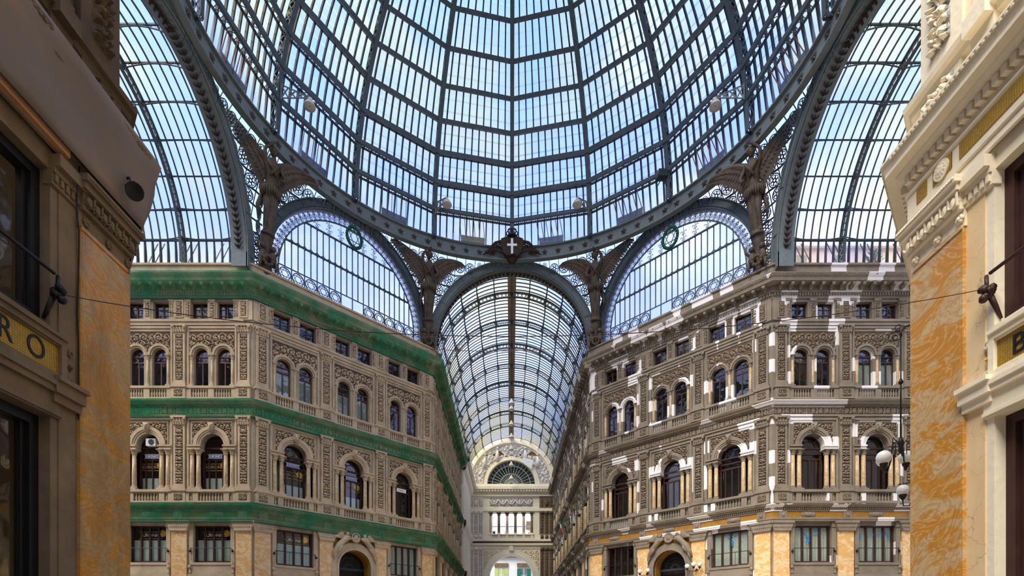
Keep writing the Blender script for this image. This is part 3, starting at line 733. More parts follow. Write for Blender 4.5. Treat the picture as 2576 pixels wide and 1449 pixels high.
# square blocks with roundel between the gold panels, over each pilaster
for side, fs in (('L', ((FL, usT_L), (FLD, usD), (FLN, usN))), ('R', ((FRT, [.6+4.66*k for k in range(4)]), (FRD, usD), (FRN, [YE-NY-u for u in usN[::-1]])))):
    for (wl, O, rz), us in fs:
        for u in us:
            mb = MB(); mb.box(-.3, .3, -.35, -.26, 10.14, 10.6); mb.lathe([(.14, 0), (.14, .05), (.08, .06)], (0, 0, 0), 10)
            k = len(mb.v)-30
            for i in range(k, len(mb.v)): v = mb.v[i]; mb.v[i] = (v[0], -.35-v[2], 10.37+v[1])
            o = mb.build('roundel_block', M['trim'+side], wl); o.location = at_face(O, rz, u); o.rotation_euler = (0,0,rz)
# ------------------------------------------------------------------ green nets over the netted building's cornices
def cut(path, ymax): return path[:-1]+[(path[-1][0], ymax)]
TLn = cut(TL, 77.5)
nets = [([(.13,25.98),(.2,26.1),(.3,26.4),(.55,26.52),(.84,26.64),(.97,26.95),(1.12,27.26),(1.1,27.38),(.8,27.44),(.5,27.46)], 'green safety net wrapped around the topmost cornice of the netted building'),
        ([(.2,17.4),(.27,17.55),(.3,18.1),(.5,18.24),(.62,18.42),(.63,18.55),(.3,18.64)], 'green safety net around the scroll frieze between the two arched storeys'),
        ([(.34,9.82),(.4,10.0),(.44,10.55),(.62,10.85),(.74,10.96),(.75,11.08),(.4,11.16)], 'green safety net around the gold band cornice above the shop windows')]
for i, (pf, lb) in enumerate(nets):
    mb = MB(); sweep(mb, TLn, pf); o = mb.build('safety_net', M['netG']); tag(o, lb, 'safety net', 'green nets on the cornices')
    # bunched hems
    mb = MB()
    for e_ in (0, -1):
        out, z = pf[e_]; q = []
        for k, p in enumerate(TLn):
            t = MB(); sweep(t, TLn, [(out+.02, z), (out+.02, z+.01)]); q.append(t.v[k*2])
        mb.tube(q, .05, 6)
    mb.build('hem', M['wreath'], o)
# ------------------------------------------------------------------ portals with sculpted angels
def portal(side, F, u, lab):
    wl, O, rz = F; tr = M['trim'+side]
    e = empty('arched_portal'); place(e, O, rz, u)
    mb = MB(); mb.arch(0, 7.25, 1.45, 2.05, -.22, 0, n=24, leg=1.2); mb.arch(0, 7.25, 1.45, 1.6, -.3, 0, n=24, leg=1.2); mb.build('archivolt', tr, e)
    mb = MB()
    for s in (-1, 1): mb.box(s*1.75-.35, s*1.75+.35, -.2, 0, 0, 5.85); mb.box(s*1.75-.4, s*1.75+.4, -.3, 0, 5.85, 6.1)
    mb.build('jamb', tr, e)
    mb = MB(); mb.arch(0, 7.25, 1.38, 1.44, 0, .85, n=24, leg=7.2); mb.build('soffit', M['goldband'], e)
    mb = MB(); mb.add([(2.0*cos(pi*i/20)*(1.0), -.02, 7.25+2.0*sin(pi*i/20)) for i in range(21)]+[(-2.1, -.02, 9.88), (2.1, -.02, 9.88)], [tuple(range(21))+(21, 22)]); mb.build('gold_ground', M['goldband'], e)
    mb = MB()
    for k in range(13):
        a = pi*k/12; mb.bar((.3*cos(a), .8, 7.3+.3*sin(a)), (1.35*cos(a), .8, 7.3+1.35*sin(a)), .03, .03, (0,1,0))
    mb.arch(0, 7.3, .28, .34, .78, .82, n=16); mb.arch(0, 7.3, .85, .9, .78, .82, n=16); mb.box(-1.4, 1.4, .75, .85, 7.1, 7.3); mb.build('fan_grille', M['ironD'], e)
    mb = MB(); mb.lathe([(.42, 0), (.44, .06), (.36, .14), (.3, .06), (.2, .08), (.12, .16)], (0,0,0), 18)
    mb.xf(Matrix.Translation((0, -.3, 9.72)) @ Matrix.Rotation(pi/2, 4, 'X')); mb.build('medallion', tr, e, True)
    for s in (-1, 1):
        mb = MB()
        mb.tube([(s*.5,-.3,9.75),(s*.85,-.38,9.62),(s*1.15,-.32,9.3),(s*1.45,-.3,8.95),(s*1.75,-.28,8.5),(s*1.95,-.24,8.0)], [.1,.27,.24,.27,.2,.09], 8)      # reclining body
        mb.ball((s*.78,-.42,9.92), .15, 1, 1, 1.15, 8, 6); mb.tube([(s*.85,-.42,9.7),(s*.6,-.5,9.5),(s*.42,-.45,9.62)], [.08,.07,.05], 6); mb.tube([(s*1.35,-.35,9.05),(s*1.35,-.5,8.75),(s*1.7,-.4,8.3)], [.15,.13,.06], 6)
        for k in range(7): mb.tube([(s*(1.0+.03*k),-.28,9.6),(s*(1.2+.08*k),-.34,9.95-.05*k),(s*(1.35+.11*k),-.3,10.3-.13*k)], [.1,.13,.03], 6)
        for k in range(4): mb.tube([(s*(1.3+.1*k),-.3,8.95-.12*k),(s*(1.6+.06*k),-.36,8.6-.15*k),(s*(1.7+.08*k),-.3,8.1-.14*k)], [.07,.09,.03], 6)
        mb.build('reclining_angel', tr, e, True)
    tag(e, lab, 'portal')
    return e
portal('L', FLD, S2/2, 'arched doorway with winged relief figures between onyx pilasters, under the green nets')
portal('R', FRD, S2/2, 'arched doorway with winged relief figures and lamps, white-patched building')
# ------------------------------------------------------------------ shop signs and lettering on the netted building
def signboard(F, u, z, w, h, y, s, lab, mat, lm, size):
    e = empty('shop_sign'); place(e, F[1], F[2], u)
    mb = MB(); mb.box(-w/2, w/2, y-.03, y, z-h/2, z+h/2); mb.build('board', mat, e)
    mb = MB()
    for zz in (z-h/2, z+h/2): mb.box(-w/2, w/2, y-.04, y-.001, zz-.012, zz+.012)
    mb.build('border', M['white'], e)
    text('lettering', s, size, lm, e, (0, y-.035, z)); tag(e, lab, 'sign', 'shop signs in the arched windows')
uT = [(usT_L[i]+usT_L[i+1])/2 for i in range(3)]; uD = [(usD[i]+usD[i+1])/2 for i in range(3)]
for F, u, lb in ((FL, uT[1], 'small blue EURONICS sign in the arched window below the air conditioner'), (FL, uT[2], 'small blue EURONICS sign in the arched window just before the corner, flat arm face'), (FLD, uD[0], 'small blue EURONICS sign in the arched window right after the corner, angled face'), (FLD, uD[1], 'small blue EURONICS sign in the arched window above the doorway')):
    signboard(F, u, 14.76, 1.06, .24, .45, 'EURONICS', lb, M['blue'], M['white'], .2)
signboard(FLD, uD[2], 14.72, 1.0, .3, .45, 'AGENZIA', 'white sign with red mark in the arched window next to the nave', M['white'], M['red'], .12)
for F, u, z, y, lb in ((FL, uT[1], 8.95, .285, 'yellow EURONICS lettering with star behind the mezzanine panes two bays from the corner'), (FL, uT[2], 8.95, .285, 'yellow EURONICS lettering with star behind the mezzanine panes just before the corner'), (FLD, uD[0], 8.95, .285, 'yellow EURONICS lettering with star behind the mezzanine panes right after the corner, angled face'),
                       (FL, uT[1], 14.0, .525, 'faded EURONICS lettering in the tall window below the air conditioner'), (FL, uT[2], 14.0, .525, 'faded EURONICS lettering in the tall window just before the corner, flat arm face'), (FLD, uD[0], 14.0, .525, 'faded EURONICS lettering with star in the tall window right after the corner'), (FLD, uD[1], 14.0, .525, 'faded EURONICS lettering with star in the tall window above the doorway')):
    e = empty('window_lettering'); place(e, F[1], F[2], u); lo = z > 10
    text('lettering', 'EURONICS', .34, M['ridge' if lo else 'curtain'], e, (.05, y, z))
    mb = MB()
    for zz in (z-.24, z+.24): mb.box(-.85, .85, y-.004, y, zz-.012, zz+.012)
    mb.build('border', M['gold'], e)
    mb = MB(); pts = []
    for k in range(24):
        r = .3 if k % 2 == 0 else .19; pts.append((.9*(.62 if lo else 1)+r*cos(pi*k/12), z+.15+r*sin(pi*k/12)))
    mb.prism(pts, y+.005, y+.01); mb.build('star', M['gold'], e)
    tag(e, lb, 'lettering', 'lettering in the windows')
# blue lettering on the right arm face mezzanine windows
def three(F, u, xs, words_, lb):
    e = empty('window_lettering'); place(e, F[1], F[2], u)
    for x, z, s in xs: text('numeral', '3', s, M['cyan'], e, (x, .23, z), ext=.01); MB().bar((x-.3, .23, z+s*.8), (x-.12, .23, z+s*.45), .07, .01, (0,1,0)).build('stroke', M['cyan'], e)
    for x, z, s, t in words_: text('lettering', t, s, M['cyan'], e, (x, .23, z))
    tag(e, lb, 'lettering', 'blue lettering on the mezzanine windows')
three(FRT, .6+2.33, [(-.25, 8.65, .85)], [(.45, 9.4, .2, 'MUTUI'), (.45, 9.1, .17, 'PRESTITI')], 'blue numeral 3 with MUTUI PRESTITI on the mezzanine window right after the corner')
three(FRT, .6+4.66+2.33, [(-1.15, 8.85, .55), (1.0, 8.85, .55)], [(-.25, 9.0, .2, 'MUTUI'), (.45, 9.0, .17, 'PRESTITI')], 'two blue numerals 3 with MUTUI PRESTITI between on the second mezzanine window')
three(FRD, uD[2], [(.05, 8.75, .8)], [(.45, 9.35, .18, 'MUTUI')], 'blue numeral 3 on the mezzanine window of the angled face')
# air conditioner
e = empty('air_conditioner'); place(e, FL[1], FL[2], uT[1]+.1)
MB().box(-.35, .35, .12, .42, 15.45, 15.98).build('case', M['whitish'], e); mb = MB(); mb.lathe([(.2, 0), (.2, .03), (.05, .04)], (0,0,0), 16); mb.xf(Matrix.Translation((.05, .1, 15.72)) @ Matrix.Rotation(-pi/2, 4, 'X') @ Matrix.Translation((0,0,-.02))); mb.build('fan_grille', M['ironD'], e)
tag(e, 'white air conditioner with round fan in the arch above a EURONICS sign', 'air conditioner')
# ------------------------------------------------------------------ dome
RD = 18.5; ZD = 37.5
def dp(r, th, ph): return (r*cos(ph)*sin(th), YC + r*cos(ph)*cos(th), ZD + r*sin(ph))
def dn(th, ph): return (cos(ph)*sin(th), cos(ph)*cos(th), sin(ph))
dome = struct(empty('ceiling_dome', (0, 0, 0)))
PH = [R(6+7*k) for k in range(10)]
for k in range(16):
    th = k*pi/8
    if cos(th) < -.75: continue
    mb = MB(); P = [R(a) for a in [0]+[6+3.5*i for i in range(19)]]
    side_ = Vector((cos(th), -sin(th), 0))
    inner = [Vector(dp(RD-.62, th, p)) for p in P]; outer = [Vector(dp(RD-.05, th, p)) for p in P]
    inner[0].z -= .3; outer[0].z -= .3
    for i in range(len(P)-1):
        nrm = dn(th, P[i]); mb.bar(inner[i], inner[i+1], .34, .05, nrm); mb.bar(outer[i], outer[i+1], .3, .06, nrm)
    for s in (-1, 1):      # open lattice webs
        o = side_*(s*.13)
        for i in range(len(P)-1):
            a, b, c, d = inner[i]+o, inner[i+1]+o, outer[i]+o, outer[i+1]+o
            nseg = 2
            for q in range(nseg):
                t0, t1 = q/nseg, (q+1)/nseg
                mb.bar(a.lerp(b, t0), c.lerp(d, t1), .02, .09, side_.cross(Vector(dn(th, P[i])))); mb.bar(a.lerp(b, t1), c.lerp(d, t0), .02, .09, side_.cross(Vector(dn(th, P[i]))))
            mb.bar(a, c, .03, .2, side_.cross(Vector(dn(th, P[i]))))
    mb.build('rib', M['iron'], dome)
NS = 16
rng = [i for i in range(NS+1)]
for j, ph in enumerate(PH):
    mb = MB(); lt = MB()
    HD = .62 if j < 3 else .42
    pin = [Vector(dp(RD-HD, 2*pi*i/NS, ph)) for i in rng]; pout = [Vector(dp(RD-.02, 2*pi*i/NS, ph)) for i in rng]
    for i in range(NS):
        th = 2*pi*(i+.5)/NS
        if cos(th) < -.5: continue
        mb.bar(pin[i], pin[i+1], .2, .3, dn(th, ph+pi/2)); mb.bar(pout[i], pout[i+1], .1, .14, dn(th, ph+pi/2))
        for q in range(12):
            a = pin[i].lerp(pin[i+1], q/12); b = pin[i].lerp(pin[i+1], (q+1)/12); c = pout[i].lerp(pout[i+1], (q+.5)/12)
            lt.bar(a, c, .035, .035); lt.bar(c, b, .035, .035)
    o = mb.build('hoop', M['iron'], dome); lt.build('hoop_lattice', M['ironL'], o)
# glazing bars and glass
def chord(r, k, f, ph): return Vector(dp(r, k*pi/8, ph)).lerp(Vector(dp(r, (k+1)*pi/8, ph)), f)
gb = MB(); gl = MB()
lv = [(-.0, None)]+[(p, None) for p in PH]
rows = [(RD, R(0))]+[(RD, p) for p in PH]
for j in range(len(rows)-1):
    p0, p1 = rows[j][1], rows[j+1][1]; w = RD*cos(p0)*pi/8; n = max(3, round(w/.62)); mid = (p0+p1)/2
    for k in range(16):
        thc = (k+.5)*pi/8
        if cos(thc) < -.6: continue
        for i in range(1, n):
            th = (k+i/n)*pi/8; q = [chord(RD-.03, k, i/n, p0+(p1-p0)*t/2) for t in range(3)]
            if j == 0: q = [Vector(dp(RD, th, p0)), q[2]]
            for a, b in zip(q, q[1:]): gb.bar(a, b, .1, .2, dn(th, mid))
        th0, th1 = k*pi/8, (k+1)*pi/8
        gl.quad(dp(RD+.08, th0, p0), dp(RD+.08, th1, p0), dp(RD+.08, th1, p1), dp(RD+.08, th0, p1))
        # pale overlaps of the panes
        if j:
            q = [dp(RD+.02, th0+(th1-th0)*i/4, p0+(p1-p0)*.5) for i in range(5)]; gb_ = None
o = gb.build('glazing_bar', M['ironD'], dome); o['kind'] = 'stuff'
gl.build('glass_pane', M['glassD'], dome)
mb = MB()
for j in range(1, len(rows)-1):
    for k in range(16):
        if cos((k+.5)*pi/8) < -.6: continue
        for f in (.35, .7):
            p = rows[j][1]+(rows[j+1][1]-rows[j][1])*f
            q = [chord(RD+.05, k, i, p) for i in (0, 1)]
            for a, b in zip(q, q[1:]): mb.bar(a, b, .02, .1, dn((k+.5)*pi/8, p+pi/2))
mb.build('pane_overlap', M['veil'], dome)
mb = MB(); mb.add([dp(RD, 2*pi*i/32, PH[-1]) for i in range(32)], [tuple(range(32))]); mb.build('lantern_floor', M['ironL'], dome)
# lowest row: grey service plates and tilted rusty louvres in each sector
mb = MB(); rb = MB()
for k in range(16):
    thc = (k+.5)*pi/8
    if cos(thc) < -.3: continue
    d = 1.1/RD
    for a, b in ((-d, 0), (0, d)):
        mb.bar(dp(RD-.12, thc+a, 0), dp(RD-.12, thc+b, 0), .06, .7)
    for i in range(6):
        a = thc-d+2*d*i/5; p0 = dp(RD-.15, a, R(1.0)); p1 = dp(RD-.75, a-.012, R(5.3)); rb.bar(p0, p1, .05, .05)
mb.xf(Matrix.Translation((0,0,.25))); mb.build('service_plate', M['ironL'], dome)
rb.build('tilted_louvre', M['rust'], dome)
# ------------------------------------------------------------------ ring girder with stars
ring = empty('ring_girder', (0, YC, 36.8)); tag(ring, 'grey riveted ring girder set with stars at the foot of the glass dome', 'ring girder')
def rp(r, th, z): return (r*sin(th), r*cos(th), z)
N = 128
def band(prof, a0=0, a1=2*pi, n=N, skip=-.8):
    mb = MB(); m = len(prof); vs = [rp(r, a0+(a1-a0)*i/n, z) for i in range(n+1) for r, z in prof]; fs = []
    for i in range(n):
        if cos(a0+(a1-a0)*(i+.5)/n) < skip: continue
        for j in range(m-1): fs.append((i*m+j, i*m+j+1, (i+1)*m+j+1, (i+1)*m+j))
    return mb.add(vs, fs)
band([(18.7,-.62),(18.25,-.62),(18.25,-.52),(18.42,-.52),(18.42,.5),(18.2,.5),(18.2,.6),(18.8,.6)]).build('ring_band', M['ironL'], ring)
mb = MB()
for k in range(16):
    th = k*pi/8
    if cos(th) < -.3: continue
    p = Vector(rp(18.4, th, 0)); t = Vector((cos(th), -sin(th), 0)); mb.bar(p-t*.22, p+t*.22, .04, 1.0)
    for a in range(3):
        for b in range(8): q = Vector(rp(18.36, th, -.42+.12*b))+t*(.12*(a-1)); mb.ball(q, .025, n=4, m=3)
mb.build('rivet_plate', M['ironL'], ring)
sm = MB(); pts = []
for i in range(10):
    r = .31 if i % 2 == 0 else .125; a = pi/2+2*pi*i/10; pts.append((r*cos(a), 0, r*sin(a)))
sm.add(pts+[(0, -.12, 0), (0, .02, 0)], [(i, (i+1) % 10, 10) for i in range(10)]+[((i+1) % 10, i, 11) for i in range(10)])
sd = sm.mesh('star', M['star'])
for k in range(-7, 7):
    for i in range(6):
        th = (k+(i+.5+.16*(2.5-i)/2.5*-.4)/6)*pi/8
        if abs(th) > R(118): continue
        x, y, z = rp(18.36, th, -.02); o = put('star', sd, ring); o.location = (x, y, z); o.rotation_euler = (0, 0, -th)
# ------------------------------------------------------------------ the eight arches of the octagon
# each: centre angle (from +Y clockwise), distance of plane, spring z, outer radius
NP = NY-YC          # 19.3
def sidept(kind, s):  # kind -> (centre xy, tangent xy)
    pass
ARCH = []           # (centre xy, tangent unit, half, z0, Ro, Ri)
ARCH.append((Vector((0, NY)), Vector((1, 0)), 28.9, 7.95, 7.15))
ARCH.append((Vector(((CX+NX)/2, (CY+NY)/2)), Vector((CX-NX, CY-NY)).normalized(), 29.35, 7.5, 6.8))
ARCH.append((Vector((CX, YC)), Vector((0, -1)), 28.9, 8.0, 7.2))
ARCH.append((Vector((-(CX+NX)/2, (CY+NY)/2)), Vector((CX-NX, NY-CY)).normalized(), 29.35, 7.5, 6.8))
ARCH.append((Vector((-CX, YC)), Vector((0, 1)), 28.9, 8.0, 7.2))
names = ['iron_arch']*5
labs = ['grey iron arch framing the mouth of the long glass barrel vault', 'grey iron arch around the lunette above the white-patched angled face', 'dark riveted arch with leaf garland where the vault over the white-patched arm begins',
        'grey iron arch around the lunette above the green-netted angled face', 'dark riveted arch with leaf garland where the vault over the green-netted arm begins']
zfoot = [27.9, 28.2, 27.9, 28.2, 27.9]
for (c, t, z0, Ro, Ri), lb, zf, mtl in zip(ARCH, labs, zfoot, ('ironL', 'ironL', 'ironL', 'ironL', 'ironL')):
    e = empty('iron_arch'); tag(e, lb, 'arch'); rz = atan2(t.y, t.x); e.location = (c.x, c.y, 0); e.rotation_euler = (0, 0, rz)
    lunette = z0 > 29; dpt = .55 if lunette else 1.15
    mb = MB(); mb.arch(0, z0, Ri, Ro, -.0, .08, n=40, leg=z0-zf); mb.arch(0, z0, Ri, Ri+.06, -.06, dpt, n=40, leg=z0-zf); mb.arch(0, z0, Ro-.08, Ro, -.14, .3, n=40, leg=z0-zf)
    mb.arch(0, z0, Ri+.14, Ri+.18, -.07, .05, n=40, leg=z0-zf)
    nn = 34
    for i in range(nn+1):
        a = pi*i/nn; mb.bar(((Ri+.05)*cos(a), -.03, z0+(Ri+.05)*sin(a)), ((Ro-.05)*cos(a), -.03, z0+(Ro-.05)*sin(a)), .05, .05, (0,1,0)) if i % 4 == 0 else None
    mb.build('arch_band', M['ironL'] if not lunette else M['iron'], e)
    if not lunette:        # leaf garland along the soffit
        mb = MB(); rr = Ri-.02; nl = 58
        rd = random.Random(5)
        for i in range(nl):
            a = pi*(i+.5)/nl; base = Vector((rr*cos(a), dpt*.5, z0+rr*sin(a))); tan = Vector((-sin(a), 0, cos(a))); inn = Vector((-cos(a), 0, -sin(a)))
            if i > nl/2: tan = -tan
            for s in (-1, 0, 1):
                w = Vector((0, s*.22, 0)); tip = base+tan*(.34+.08*rd.random())+w*1.2+inn*.1; mid = base+tan*.16+w*.75+inn*.12
                q = mid+Vector((0, .09, 0))+tan*.04; q2 = mid-Vector((0, .09, 0))+tan*.04
                n0 = len(mb.v); mb.v += [tuple(base), tuple(q), tuple(tip), tuple(q2), tuple(mid+inn*.07)]; mb.f += [(n0, n0+1, n0+4), (n0+1, n0+2, n0+4), (n0+2, n0+3, n0+4), (n0+3, n0, n0+4), (n0, n0+3, n0+2, n0+1)]
        mb.build('leaf_garland', M['leaf'], e)
# ------------------------------------------------------------------ pendentives: openwork of iron roundels between arches and ring
rose = MB()
rose.arch(0, 0, .37, .43, -.03, .03, 0, 2*pi, 16); rose.arch(0, 0, .08, .13, -.04, .03, 0, 2*pi, 8)
for k in range(6):
    a = k*pi/3+pi/6; rose.arch(.22*cos(a), .22*sin(a), .08, .12, -.02, .02, 0, 2*pi, 7)
    rose.bar((.12*cos(a+pi/6), 0, .12*sin(a+pi/6)), (.37*cos(a+pi/6), 0, .37*sin(a+pi/6)), .04, .03, (0,1,0))
def arch_bottom(th):
    """radius and height of the lower edge of the pendentive in direction th (from +Y)"""
    d = Vector((sin(th), cos(th))); o = Vector((0, YC)); best = None
    for (c, t, z0, Ro, Ri) in ARCH:
        nrm = Vector((t.y, -t.x)); den = d.dot(nrm)
        if abs(den) < 1e-6: continue
        k = (c-o).dot(nrm)/den
        if k <= 0: continue
        u = (o+d*k-c).dot(t)
        if best is None or k < best[0]: best = (k, u, z0, Ro)
    k, u, z0, Ro = best
    z = z0+sqrt(Ro*Ro-u*u) if abs(u) < Ro else 28.7
    return k, z
pl = ['openwork iron spandrel of roundels behind the statue beside the nave, netted side', 'openwork iron spandrel of roundels behind the statue beside the nave, patched side', 'openwork iron spandrel behind the statue at the netted arm', 'openwork iron spandrel behind the statue at the patched arm']
for q, (a0, a1) in enumerate(((-47, 0), (0, 47), (-90, -47), (47, 90))):
    mb = MB(); gr = MB(); e = empty('pendentive'); tag(e, pl[q], 'spandrel')
    step = .82/18.6; zt = 36.25
    nth = int(R(a1-a0)/step)
    def S(th, z):
        k, zb = arch_bottom(th); f = max(0, min(1, (zt-z)/max(1.5, zt-zb))); rr_ = 18.75+(k+.3-18.75)*(1-(1-f)**2); return Vector((rr_*sin(th), YC+rr_*cos(th), z))
    for i in range(nth):
        th = R(a0)+(i+.5)*R(a1-a0)/nth; k, zb = arch_bottom(th)
        nrow = 10; small = False
        for r in range(nrow):
            z = zt-.42-.86*r
            if z-.42 < zb-.35: 
                if z < zb-.3:
                    small = r == 0
                    if not small: break
            if small: z = zt-.22
            p = S(th, z); px = S(th+.01, z); pz = S(th, z-.1)
            X = (px-p).normalized(); Z = (p-pz).normalized(); Y = Z.cross(X).normalized(); Z = X.cross(Y)
            Mx = Matrix((X, Y, Z)).transposed().to_4x4(); Mx.translation = p; ks_ = .5 if small else 1
            mb.add([Mx @ (Vector(v)*ks_) for v in rose.v], rose.f)
            if small:
                gr.bar(S(th-step/2, z+.2), S(th-step/2, z-.3), .05, .05); break
            gr.bar(S(th-step/2, z+.46), S(th-step/2, z-.46), .05, .05); gr.bar(S(th-step/2, z-.46), S(th+step/2, z-.46), .05, .05); gr.bar(S(th-step/2, z+.46), S(th+step/2, z+.46), .05, .05)
    mb.build('roundel_openwork', M['iron'], e); gr.build('lattice_bar', M['iron'], e)

# ------------------------------------------------------------------ lunette windows
cusp_n = 22
def lunette(idx, lab_open):
    c, t, z0, Ro, Ri = ARCH[idx]; e = window(); rz = atan2(t.y, t.x); e.location = (c.x, c.y, 0); e.rotation_euler = (0, 0, rz)
    e['label'] = 'lunette window of ironwork with star circles along its foot'
    y = .25; rg = 6.1; zb = 28.62; leg = z0-zb
    pts = [(7.0*cos(pi*i/30), y+.06, z0+7.0*sin(pi*i/30)) for i in range(31)]+[(-7.0, y+.06, zb), (7.0, y+.06, zb)]
    MB().add(pts, [tuple(range(33))]).build('glass_pane', M['glassL'], e)
    # palmette lattice band
    mb = MB(); mb.arch(0, z0, rg-.05, rg+.05, y-.04, y+.04, n=40, leg=leg); npal = 44
    def palm(m, cx, cz, a):
        ca, sa = cos(a), sin(a)
        def P(u, v): return (cx+u*sa+v*ca, y-.02, cz-u*ca+v*sa)
        L = .62
        for s in (-1, 1):
            m.path([P(0, .02), P(s*.14, .12), P(s*.19, .3), P(s*.12, .48), P(0, L)], .03, .035, (0,1,0)); m.path([P(0, .15), P(s*.08, .22), P(s*.1, .32)], .035, .03, (0,1,0)); m.path([P(0, .3), P(s*.07, .38), P(s*.05, .46)], .035, .03, (0,1,0))
        m.bar(P(0, 0), P(0, L), .035, .03, (0,1,0))
    for i in range(npal): a = pi*(i+.5)/npal; palm(mb, rg*cos(a), z0+rg*sin(a), a)
    for s in (-1, 1):
        for k in range(2): palm(mb, s*rg, zb+.18+.4*k, 0 if s > 0 else pi)
    mb.build('palmette_band', M['iron'], e)
    # mullions, cusped transoms
    mb = MB(); W = rg; n = 24; pw = 2*W/n; zT = [zb+1.12, 31.85, 33.95]
    def top(u): return z0+sqrt(max(0, rg*rg-u*u))
    for i in range(1, n):
        u = -W+i*pw
        if i % 2 == 0: mb.bar((u, y, zb), (u, y, min(top(u), zT[2]+.0)), .07, .07, (0,1,0))
        else: mb.bar((u, y, zT[0]), (u, y, min(top(u), zT[2])), .07, .07, (0,1,0))
    for zz in (zT[0], zb+.03):
        mb.bar((-W, y, zz), (W, y, zz), .06, .07, (0,1,0))
    def cusps(zz, both):
        for i in range(n):
            uc = -W+(i+.5)*pw
            if top(abs(uc)+pw/2) < zz-.1: continue
            for sg in ((-1, 1) if both else (-1,)):
                r = pw/2
                q = [(uc+r*cos(pi*k/6), zz+sg*(.06+r-r*sin(pi*k/6)*1.0)) for k in range(7)]
                # fill between straight transom line and rounded pane end
                base = [(x, y-.035, zz) for x, z in q]; cur = [(x, y-.035, z) for x, z in q]
                for a in range(6): mb.quad(base[a], base[a+1], cur[a+1], cur[a])
    cusps(zT[1], True); cusps(zT[2], False)
    for zz in zT[1:]:
        ww = sqrt(max(0, rg*rg-(zz-z0)**2)) if zz > z0 else W
        mb.bar((-ww, y, zz), (ww, y, zz), .08, .14, (0,1,0))
    mb.build('mullion_frame', M['iron'], e)
    mb = MB(); cw = 2*pw
    for i in range(12):
        if i in lab_open: continue
        u = -W+(i+.5)*cw; zc = zb+.56; r = .47
        mb.arch(u, zc, r-.05, r, y-.04, y+.03, 0, 2*pi, 18)
        for tri in (0, 1):
            v = [(u+(r-.03)*cos(pi/2+tri*pi+2*pi*k/3), y-.02, zc+(r-.03)*sin(pi/2+tri*pi+2*pi*k/3)) for k in range(3)]
            for a in range(3): mb.bar(v[a], v[(a+1) % 3], .035, .035, (0,1,0))
    mb.build('star_circle_row', M['iron'], e)
    # scroll filigree above the upper transom
    mb = MB()
    for i in range(n):
        u = -W+i*pw
        if i % 2 or top(u) < zT[2]+.35 or abs(u) < .3: continue
        zt_ = top(u)-.1; z = zT[2]+.1; k = 0
        mb.bar((u, y, z), (u, y, zt_), .03, .03, (0,1,0))
        while z+.3 < zt_:
            for s in (-1, 1):
                c0 = (u+s*.2, z+.26); mb.path([(u, y, z)]+[(c0[0]+s*-.17*cos(a)*(1-.12*j), y, c0[1]+.17*sin(a)*(1-.12*j)) for j, a in enumerate([-1.2+.75*j for j in range(7)])], .028, .03, (0,1,0))
            z += .48
    mb.build('scroll_filigree', M['iron'], e)
    return e, c, rz
def wreath(c, rz, lab):
    e = empty('wreath_emblem'); e.location = (c.x, c.y, 34.75); e.rotation_euler = (0, 0, rz); tag(e, lab, 'wreath emblem', 'green wreath emblems')
    mb = MB(); n = 28; rd = random.Random(2)
    for i in range(n):
        a = 2*pi*i/n; mb.ball((.66*cos(a), .02, .82*sin(a)), .125+.02*rd.random(), n=7, m=5)
    mb.build('wreath', M['wreath'], e, True)
    mb = MB()
    for tri in (0, 1):
        v = [(.56*cos(pi/2+tri*pi+2*pi*k/3), .02, .7*sin(pi/2+tri*pi+2*pi*k/3)) for k in range(3)]
        for a in range(3): mb.bar(v[a], v[(a+1) % 3], .05, .05, (0,1,0))
    mb.build('six_pointed_star', M['ironL'], e)
    e.location = (c.x+.1*sin(rz), c.y-.1*cos(rz), 34.7)
_, c, rz = lunette(3, (5, 6)); wreath(c, rz, 'green wreath ring with six-pointed star in the lunette above the green-netted building')
_, c, rz = lunette(1, (4, 5)); wreath(c, rz, 'green wreath ring with six-pointed star in the lunette above the white-patched building')
